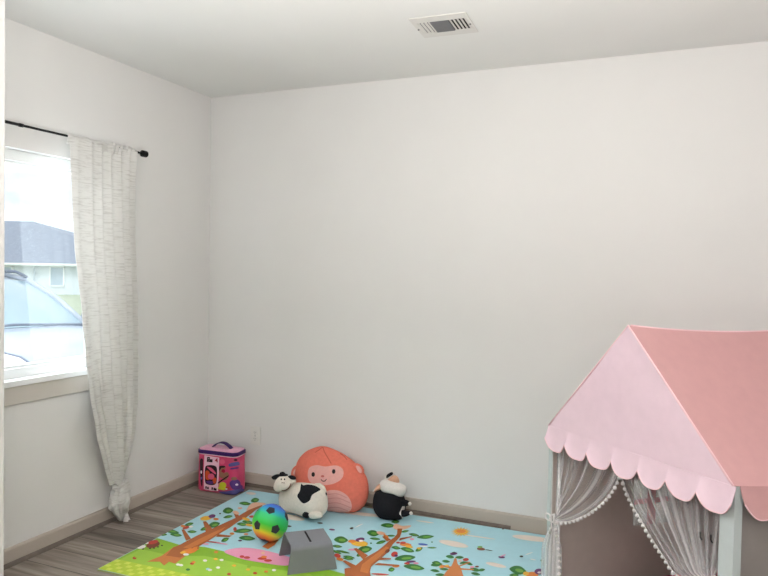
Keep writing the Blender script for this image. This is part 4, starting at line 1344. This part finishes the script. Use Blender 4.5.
# hanging tails below the ties
for par, tie, s0, s1, px in ((dl, tieL, -.015, .115, True), (dr_, tieR, .84, .99, False)):
    q = new()
    rows = []
    for j in range(15):
        v = j / 14
        z = tie[1] + (MT + .03 - tie[1]) * v
        ww = min(1, .15 + v * 2.2)
        rows.append([F(tie[0] + (s0 + (s1 - s0) * u - tie[0]) * ww, z, .018 + .012 * math.sin(2 * PI * 5 * u) * ww) for u in [i / 60 for i in range(61)]])
    grid(q, rows); tlp = link('drape_tail', q, m_tulle, par, smooth=True)
    at_ = tlp.data.attributes.new('gather', 'FLOAT', 'POINT')
    at_.data.foreach_set('value', [.3 + .5 * abs(math.cos(PI * 4.5 * (i / 60))) ** 6 for _ in range(15) for i in range(61)])
    ed_pts = [r[-1 if px else 0] + nf * .006 for r in rows]
    pompoms(par, ed_pts, 14, .0065)
    # tie-back bow
    q = new()
    c = F(tie[0], tie[1], .022)
    tube(q, [c + (ex * (.012 * math.cos(a)) + UZ * (.016 * math.sin(a))) + nf * .012 * abs(math.cos(a)) for a in [2 * PI * k / 16 for k in range(17)]], .004, 8, caps=False)
    lx = -1 if px else 1
    tube(q, [c + ex * (lx * (.004 + .02 * (1 - math.cos(a)))) + UZ * (.013 * math.sin(a)) + nf * .01 for a in [2 * PI * k / 16 for k in range(17)]], .003, 8, caps=False)
    tube(q, [c + nf * .014, c + nf * .02 + UZ * -.03 + ex * -.008 * lx, c + nf * .02 + UZ * -.06 + ex * .004 * lx], .003, 8)
    link('tie_back', q, m_pom, par, smooth=True, label='white cord tied in a loop')
# two small dark hooks caught in the right drape
for x, y in ((703.4, 535), (714, 538)):
    s_, z_ = fpt(x, y)
    q = new(); tube(q, [F(s_, z_ + .012, .034), F(s_, z_ - .004, .034), F(s_ + .008, z_ - .011, .034)], .0022, 8); link('hook', q, m_dark, tent, smooth=True, label='small dark hook')

# cushion inside the tent
cc = (floor_at(640, 640, .04))
cs = thing('floor_cushion', 'pink floor cushion lying inside the play tent', 'cushion', F(.395, MT + .005, 0, .6))
bm = new()
c0 = F(.395, MT + .046, 0, .6)
rows = []
for j in range(13):
    for_ = math.sin(PI / 2 * (-1 + 2 * j / 12))
    rows.append([c0 + ex * (.285 * a) + ed * (.3 * for_) + UZ * (.038 * (max(0, (1 - a ** 10) * (1 - for_ ** 10))) ** .5) for a in [math.sin(PI / 2 * (-1 + 2 * i / 12)) for i in range(13)]])
grid(bm, rows)
rows = [[2 * (c0 + (p - c0)) - p if False else V((p.x, p.y, 2 * c0.z - p.z)) for p in r] for r in rows]
grid(bm, rows)
bmesh.ops.remove_doubles(bm, verts=bm.verts[:], dist=.0005)
m_cush = mat('pink_cushion_cloth', (226, 132, 140), .9, .03, 40)
link('cushion_cover', bm, m_cush, cs, smooth=True)
bm = new(); rim = [c0 + ex * (.285 * a) + ed * (.3 * b) for a, b in [(-1, -1), (1, -1), (1, 1), (-1, 1), (-1, -1)]]; tube(bm, rim, .004, 8, caps=False); link('cushion_piping', bm, m_pipe, cs, smooth=True)

# ================================================================== OUTSIDE
m_lawn = mat('lawn', (176, 184, 158), 0.95, 0.15, 3)
m_drive = mat('concrete_drive', (206, 206, 202), 0.9, 0.05, 2)
bm = new(); poly(bm, [(-.2, -30, -.30), (-.2, 60, -.30), (-12, 60, -.45), (-12, -30, -.45)]); poly(bm, [(-12, -30, -.45), (-12, 60, -.45), (-110, 140, -1.2), (-110, -80, -1.2)]); o = struct('ground_lawn', bm, m_lawn)
bm = new(); poly(bm, [(-.6, -4, -.294), (-.6, 3.4, -.294), (-12, 8.4, -.43), (-12, -2, -.43)]); o = struct('ground_drive', bm, m_drive)

# neighbour's house
hR = V((RT.x, RT.y, 0)).normalized(); hF = V((FW.x, FW.y, 0)).normalized()
h0 = V((-36.0, 29.0, 0)); GZ = -1.0
m_hwall = mat('pale_siding', (222, 228, 232), 0.8, 0.02, 1)
m_hroof = mat('grey_shingles', (140, 146, 158), 0.9, 0.12, 4)
m_hglass = mat('house_glass', (176, 190, 202), 0.15, 0.02, spec=.6)
house = thing('neighbor_house', 'white single storey house with grey roof seen through the window', 'house', (h0.x, h0.y, GZ))
def hp3(a, d, z):
    return h0 + hR * a + hF * d + UZ * z
bm = new()
xs0, xs1, dp, ev = -14, 6.5, 12, 1.46
vs = [bm.verts.new(hp3(a, d, z)) for z in (GZ, ev) for a, d in ((xs0, 0), (xs1, 0), (xs1, dp), (xs0, dp))]
for f in ((0, 1, 5, 4), (1, 2, 6, 5), (2, 3, 7, 6), (3, 0, 4, 7), (0, 3, 2, 1), (4, 5, 6, 7)):
    bm.faces.new([vs[i] for i in f])
link('walls', bm, m_hwall, house)
bm = new()
A0, A1, A2, A3 = hp3(xs0 - .5, -.5, ev), hp3(xs1 + .5, -.5, ev), hp3(xs1 + .5, dp + .5, ev), hp3(xs0 - .5, dp + .5, ev)
R0, R1 = hp3(xs0 + 6, dp / 2, 4.62), hp3(-3.6, dp / 2, 4.62)
for f in ((A0, A1, R1, R0), (A1, A2, R1), (A2, A3, R0, R1), (A3, A0, R0)):
    poly(bm, f)
poly(bm, [A0, A3, A2, A1])
bmesh.ops.remove_doubles(bm, verts=bm.verts[:], dist=.001)
link('roof', bm, m_hroof, house)
bm = new(); rr_ = [A0 + UZ * -.1, A1 + UZ * -.1]; tube(bm, rr_, .1, 6); link('gutter', bm, m_white, house)
def hx(px): return (px - 38.0) / FPX * 45 + .0
for (pa, pb, ya, yb) in ((49.6, 65, 266, 286.5), (3, 13.5, 265.5, 279.5)):
    a0 = at(pa, 270, h0, hF); a1 = at(pb, 270, h0, hF)
    ca, cb_ = (a0 - h0).dot(hR), (a1 - h0).dot(hR)
    z1 = at(pa, ya, h0, hF).z; z0 = at(pa, yb, h0, hF).z
    bm = new(); vs = []
    for (l, h_, b, tt) in ((ca, ca + .1, z0, z1), (cb_ - .1, cb_, z0, z1), (ca, cb_, z0, z0 + .1), (ca, cb_, z1 - .1, z1)):
        p8 = [bm.verts.new(hp3(x, d, z)) for d in (-.08, 0) for x, z in ((l, b), (h_, b), (h_, tt), (l, tt))]
        for f in ((0, 1, 2, 3), (7, 6, 5, 4), (0, 4, 5, 1), (1, 5, 6, 2), (2, 6, 7, 3), (3, 7, 4, 0)):
            bm.faces.new([p8[i] for i in f])
    w = link('window', bm, m_white, house)
    bm = new(); poly(bm, [hp3(x, -.03, z) for x, z in ((ca + .1, z0 + .1), (cb_ - .1, z0 + .1), (cb_ - .1, z1 - .1), (ca + .1, z1 - .1))]); link('pane', bm, m_hglass, w)
ds = [at(x, y, h0 + hF * -.15, hF) for x, y in ((40, 265), (36, 267), (34.4, 269), (34.2, 286))]
bm = new(); tube(bm, ds, .06, 8); link('downspout', bm, mat('grey_downspout', (190, 198, 206), .5, 0), house)

# car on the drive
GC = -.30
tc_ = -V((ray(60, 320).x, ray(60, 320).y, 0)).normalized()
rt_ = V((-tc_.y, tc_.x, 0))
if rt_.dot(RT) < 0: rt_ = -rt_
an = math.radians(32)
ch = (tc_ * math.cos(an) + rt_ * math.sin(an)).normalized(); cl_ = UZ.cross(ch)
anchor = at(79, 322, CAM + FW * 6.6, FW)
# corner of the windshield at local (.85, .70, 1.0)
corg = V((anchor.x, anchor.y, 0)) - ch * .85 - cl_ * .70; corg.z = anchor.z - 1.02
GC = corg.z
m_car = mat('silver_white_paint', (170, 178, 190), 0.18, 0.01, 5, spec=.6)
m_cglass = mat('car_glass', (150, 170, 180), 0.06, 0.02, spec=.8)
m_tyre = mat('tyre_rubber', (38, 38, 40), .9, .05)
m_alloy = mat('alloy', (180, 182, 186), .3, .02, metal=.8)
m_lamp = mat('headlamp_lens', (226, 218, 222), .1, .02, spec=.8)
m_seal = mat('dark_seal', (112, 120, 134), .6, .02)
car = thing('car', 'white crossover car parked outside the window', 'car', corg)
def K(x, y, z):
    return corg + ch * x + cl_ * y + UZ * z
def section(x, hw_, zt, zb, sh):
    """half superellipse over the top, sills at zb"""
    out = []
    for k in range(21):
        a = PI * k / 20
        c_, s_ = math.cos(a), math.sin(a)
        y = hw_ * (abs(c_) ** .45) * (1 if c_ >= 0 else -1)
        z = sh + (zt - sh) * (abs(s_) ** .7)
        out.append(K(x, y, z))
    return [K(x, hw_ * .97, zb)] + out + [K(x, -hw_ * .97, zb)]
bm = new()
st = [(2.42, .62, .58, .34, .45), (2.36, .78, .72, .26, .5), (2.2, .86, .84, .22, .58), (1.8, .9, .93, .22, .66), (1.3, .92, .99, .22, .72), (.85, .92, 1.02, .22, .8), (.2, .92, 1.03, .22, .9), (-1.0, .92, 1.05, .22, .92), (-1.9, .9, 1.06, .24, .9), (-2.3, .84, 1.0, .3, .8), (-2.38, .7, .8, .4, .6)]
vv = grid(bm, [section(*s) for s in st], closed=True); bm.faces.new(vv[0]); bm.faces.new(vv[-1])
cbod = link('body', bm, m_car, car, smooth=True)
bm = new()
cab = [(.1, .64, 1.42, 1.0, 1.3), (-.3, .66, 1.475, 1.0, 1.36), (-1.2, .66, 1.475, 1.0, 1.36), (-1.9, .62, 1.38, 1.0, 1.28)]
vv = grid(bm, [section(*s) for s in cab]); link('roof_shell', bm, m_car, car, smooth=True)
def strip(q, pts, w):
    tube(q, pts, w, 8)
bm = new()
ws_b = [(.86 + .12 * (1 - (y / .74) ** 2), y, 1.005 + .01 * (1 - abs(y))) for y in [-.74 + 1.48 * k / 12 for k in range(13)]]
ws_t = [(.1 + .06 * (1 - (y / .6) ** 2), y, 1.40 + .03 * (1 - (y / .6) ** 2)) for y in [-.6 + 1.2 * k / 12 for k in range(13)]]
grid(bm, [[K(*[a * (1 - w) + b * w for a, b in zip(p, q)]) + UZ * (.03 * math.sin(PI * w)) for p, q in zip(ws_b, ws_t)] for w in [k / 8 for k in range(9)]])
link('windshield', bm, m_cglass, car, smooth=True, solid=.006)
for s in (-1, 1):
    bm = new(); strip(bm, [K(.88, s * .75, 1.0), K(.5, s * .69, 1.235), K(.1, s * .62, 1.415), K(-.4, s * .62, 1.47)], .028); link('pillar', bm, m_car, car, smooth=True)
    bm = new(); strip(bm, [K(.1, s * .6, 1.45), K(-.1, s * .6, 1.5), K(-1.3, s * .6, 1.5), K(-1.6, s * .58, 1.44)], .016); link('roof_rail', bm, m_seal, car, smooth=True)
    bm = new(); poly(bm, [K(.62, s * .78, 1.04), K(-1.7, s * .78, 1.06), K(-1.5, s * .68, 1.36), K(.05, s * .67, 1.36)]); link('side_window', bm, m_cglass, car, solid=.004)
    bm = new(); ball(bm, K(.62, s * .98, 1.06), (.09, .09, .07)); link('mirror', bm, m_car, car, smooth=True)
    T = bvh_of(cbod)
    bm = new()
    hl = [K(1.75, s * .6, .96), K(2.0, s * .52, .93), K(2.3, s * .5, .83), K(2.38, s * .66, .74), K(2.25, s * .87, .78), K(1.95, s * .86, .87)]
    hl = [T.find_nearest(p)[0] for p in hl]
    c_ = sum(hl, V()) / 6
    nrm = T.find_nearest(c_)[1]
    if nrm.z < 0: nrm = -nrm
    cv = bm.verts.new(T.find_nearest(c_)[0] + nrm * .03)
    vs = [bm.verts.new(p + nrm * .012) for p in hl]
    for k in range(6): bm.faces.new((vs[k], vs[(k + 1) % 6], cv))
    hlo = link('headlight', bm, m_lamp, car, smooth=True)
    bm = new(); tube(bm, [p + nrm * .013 for p in hl] + [hl[0] + nrm * .013], .01, 6, caps=False); link('lamp_rim', bm, m_seal, hlo, smooth=True)
for s in (-1, 1):
    for x in (1.5, -1.45):
        bm = new(); tube(bm, [K(x, s * .72, .33), K(x, s * .94, .33)], .33, 24); w = link('wheel', bm, m_tyre, car, bevel=.02)
        bm = new(); tube(bm, [K(x, s * .935, .33), K(x, s * .95, .33)], .2, 20); link('hubcap', bm, m_alloy, w)
bm = new(); strip(bm, [K(.95, y, 1.035 - .05 * abs(y)) for y in [-.74 + 1.48 * k / 12 for k in range(13)]], .016); link('wiper_cowl', bm, m_seal, car, smooth=True)
bm = new()
T = bvh_of(cbod)
for s in (-1, 1):
    tube(bm, [T.find_nearest(K(x, s * y, z))[0] + UZ * .003 for x, y, z in ((.95, .74, 1.0), (1.4, .72, 1.0), (1.9, .62, .95), (2.25, .45, .85))], .005, 6)
link('hood_seam', bm, m_seal, car, smooth=True)
bm = new(); box(bm, (-.02, -.5, -.12), (.02, .5, .12))
for v in bm.verts:
    p = v.co.copy(); v.co = K(2.42 + p.x, p.y, .52 + p.z)
link('grille', bm, m_seal, car)

# ================================================================== LIGHT
w = bpy.data.worlds.new('sky')
S.world = w
w.use_nodes = True
N, L = w.node_tree.nodes, w.node_tree.links
bgn = N['Background']
tcw = N.new('ShaderNodeTexCoord')
nz = N.new('ShaderNodeTexNoise'); nz.inputs['Scale'].default_value = 3.2; nz.inputs['Detail'].default_value = 6
mpw = N.new('ShaderNodeMapping'); mpw.inputs['Scale'].default_value = (1, 1, 2.6)
L.new(tcw.outputs['Generated'], mpw.inputs['Vector']); L.new(mpw.outputs[0], nz.inputs['Vector'])
rp = N.new('ShaderNodeValToRGB')
rp.color_ramp.elements[0].position = .36; rp.color_ramp.elements[0].color = (.47, .57, .64, 1)
rp.color_ramp.elements[1].position = .56; rp.color_ramp.elements[1].color = (1, 1, 1, 1)
L.new(nz.outputs['Fac'], rp.inputs['Fac']); L.new(rp.outputs['Color'], bgn.inputs['Color'])
bgn.inputs['Strength'].default_value = 1.6

sd = bpy.data.lights.new('sun', 'SUN'); sd.energy = 1.3; sd.angle = math.radians(20)
so = bpy.data.objects.new('sun', sd); COL.objects.link(so); so.rotation_euler = V((-.55, .5, -.9)).to_track_quat('-Z', 'Y').to_euler()


def lamp(name, loc, target, size, energy, col):
    d = bpy.data.lights.new(name, 'AREA'); d.shape = 'DISK'; d.size = size; d.energy = energy; d.color = col
    o = bpy.data.objects.new(name, d); COL.objects.link(o)
    o.location = loc
    o.rotation_euler = (V(target) - V(loc)).to_track_quat('-Z', 'Y').to_euler()
    return o


# daylight from the open sky in front of the window, and an unseen ceiling globe lamp plus an added rear fill
d = bpy.data.lights.new('daylight', 'AREA'); d.shape = 'RECTANGLE'; d.size = 3.0; d.size_y = 2.4; d.energy = 150; d.color = (.95, .98, 1)
o = bpy.data.objects.new('daylight', d); COL.objects.link(o); o.location = (-2.4, -1.9, 2.9); o.rotation_euler = (V((0, -1.4, 1.36)) - o.location).to_track_quat('-Z', 'Y').to_euler()


def globe(name, loc, energy, col, r=.13):
    d = bpy.data.lights.new(name, 'POINT'); d.energy = energy; d.color = col; d.shadow_soft_size = r
    o = bpy.data.objects.new(name, d); COL.objects.link(o); o.location = loc


globe('globe_lamp', (2.4, -2.5, 2.16), 14, (1, .975, .95))
globe('rear_fill', (2.5, -3.85, 1.9), 26, (1, .965, .95))  # added point light behind the camera, fills the fronts of the toys
# added unseen area light, aimed up to brighten the ceiling
d = bpy.data.lights.new('ceiling_fill', 'AREA'); d.shape = 'DISK'; d.size = .5; d.energy = 50; d.color = (1, .975, .95)
o = bpy.data.objects.new('ceiling_fill', d); COL.objects.link(o); o.location = (2.2, -2.55, 1.15); o.rotation_euler = (PI, 0, 0)
d = bpy.data.lights.new('window_light', 'AREA'); d.shape = 'RECTANGLE'; d.size = .76; d.size_y = .9; d.energy = 9; d.color = (.94, .975, 1)
o = bpy.data.objects.new('window_light', d); COL.objects.link(o); o.location = (-.17, -1.3, 1.36); o.rotation_euler = V((1, 0, .1)).to_track_quat('-Z', 'Y').to_euler()
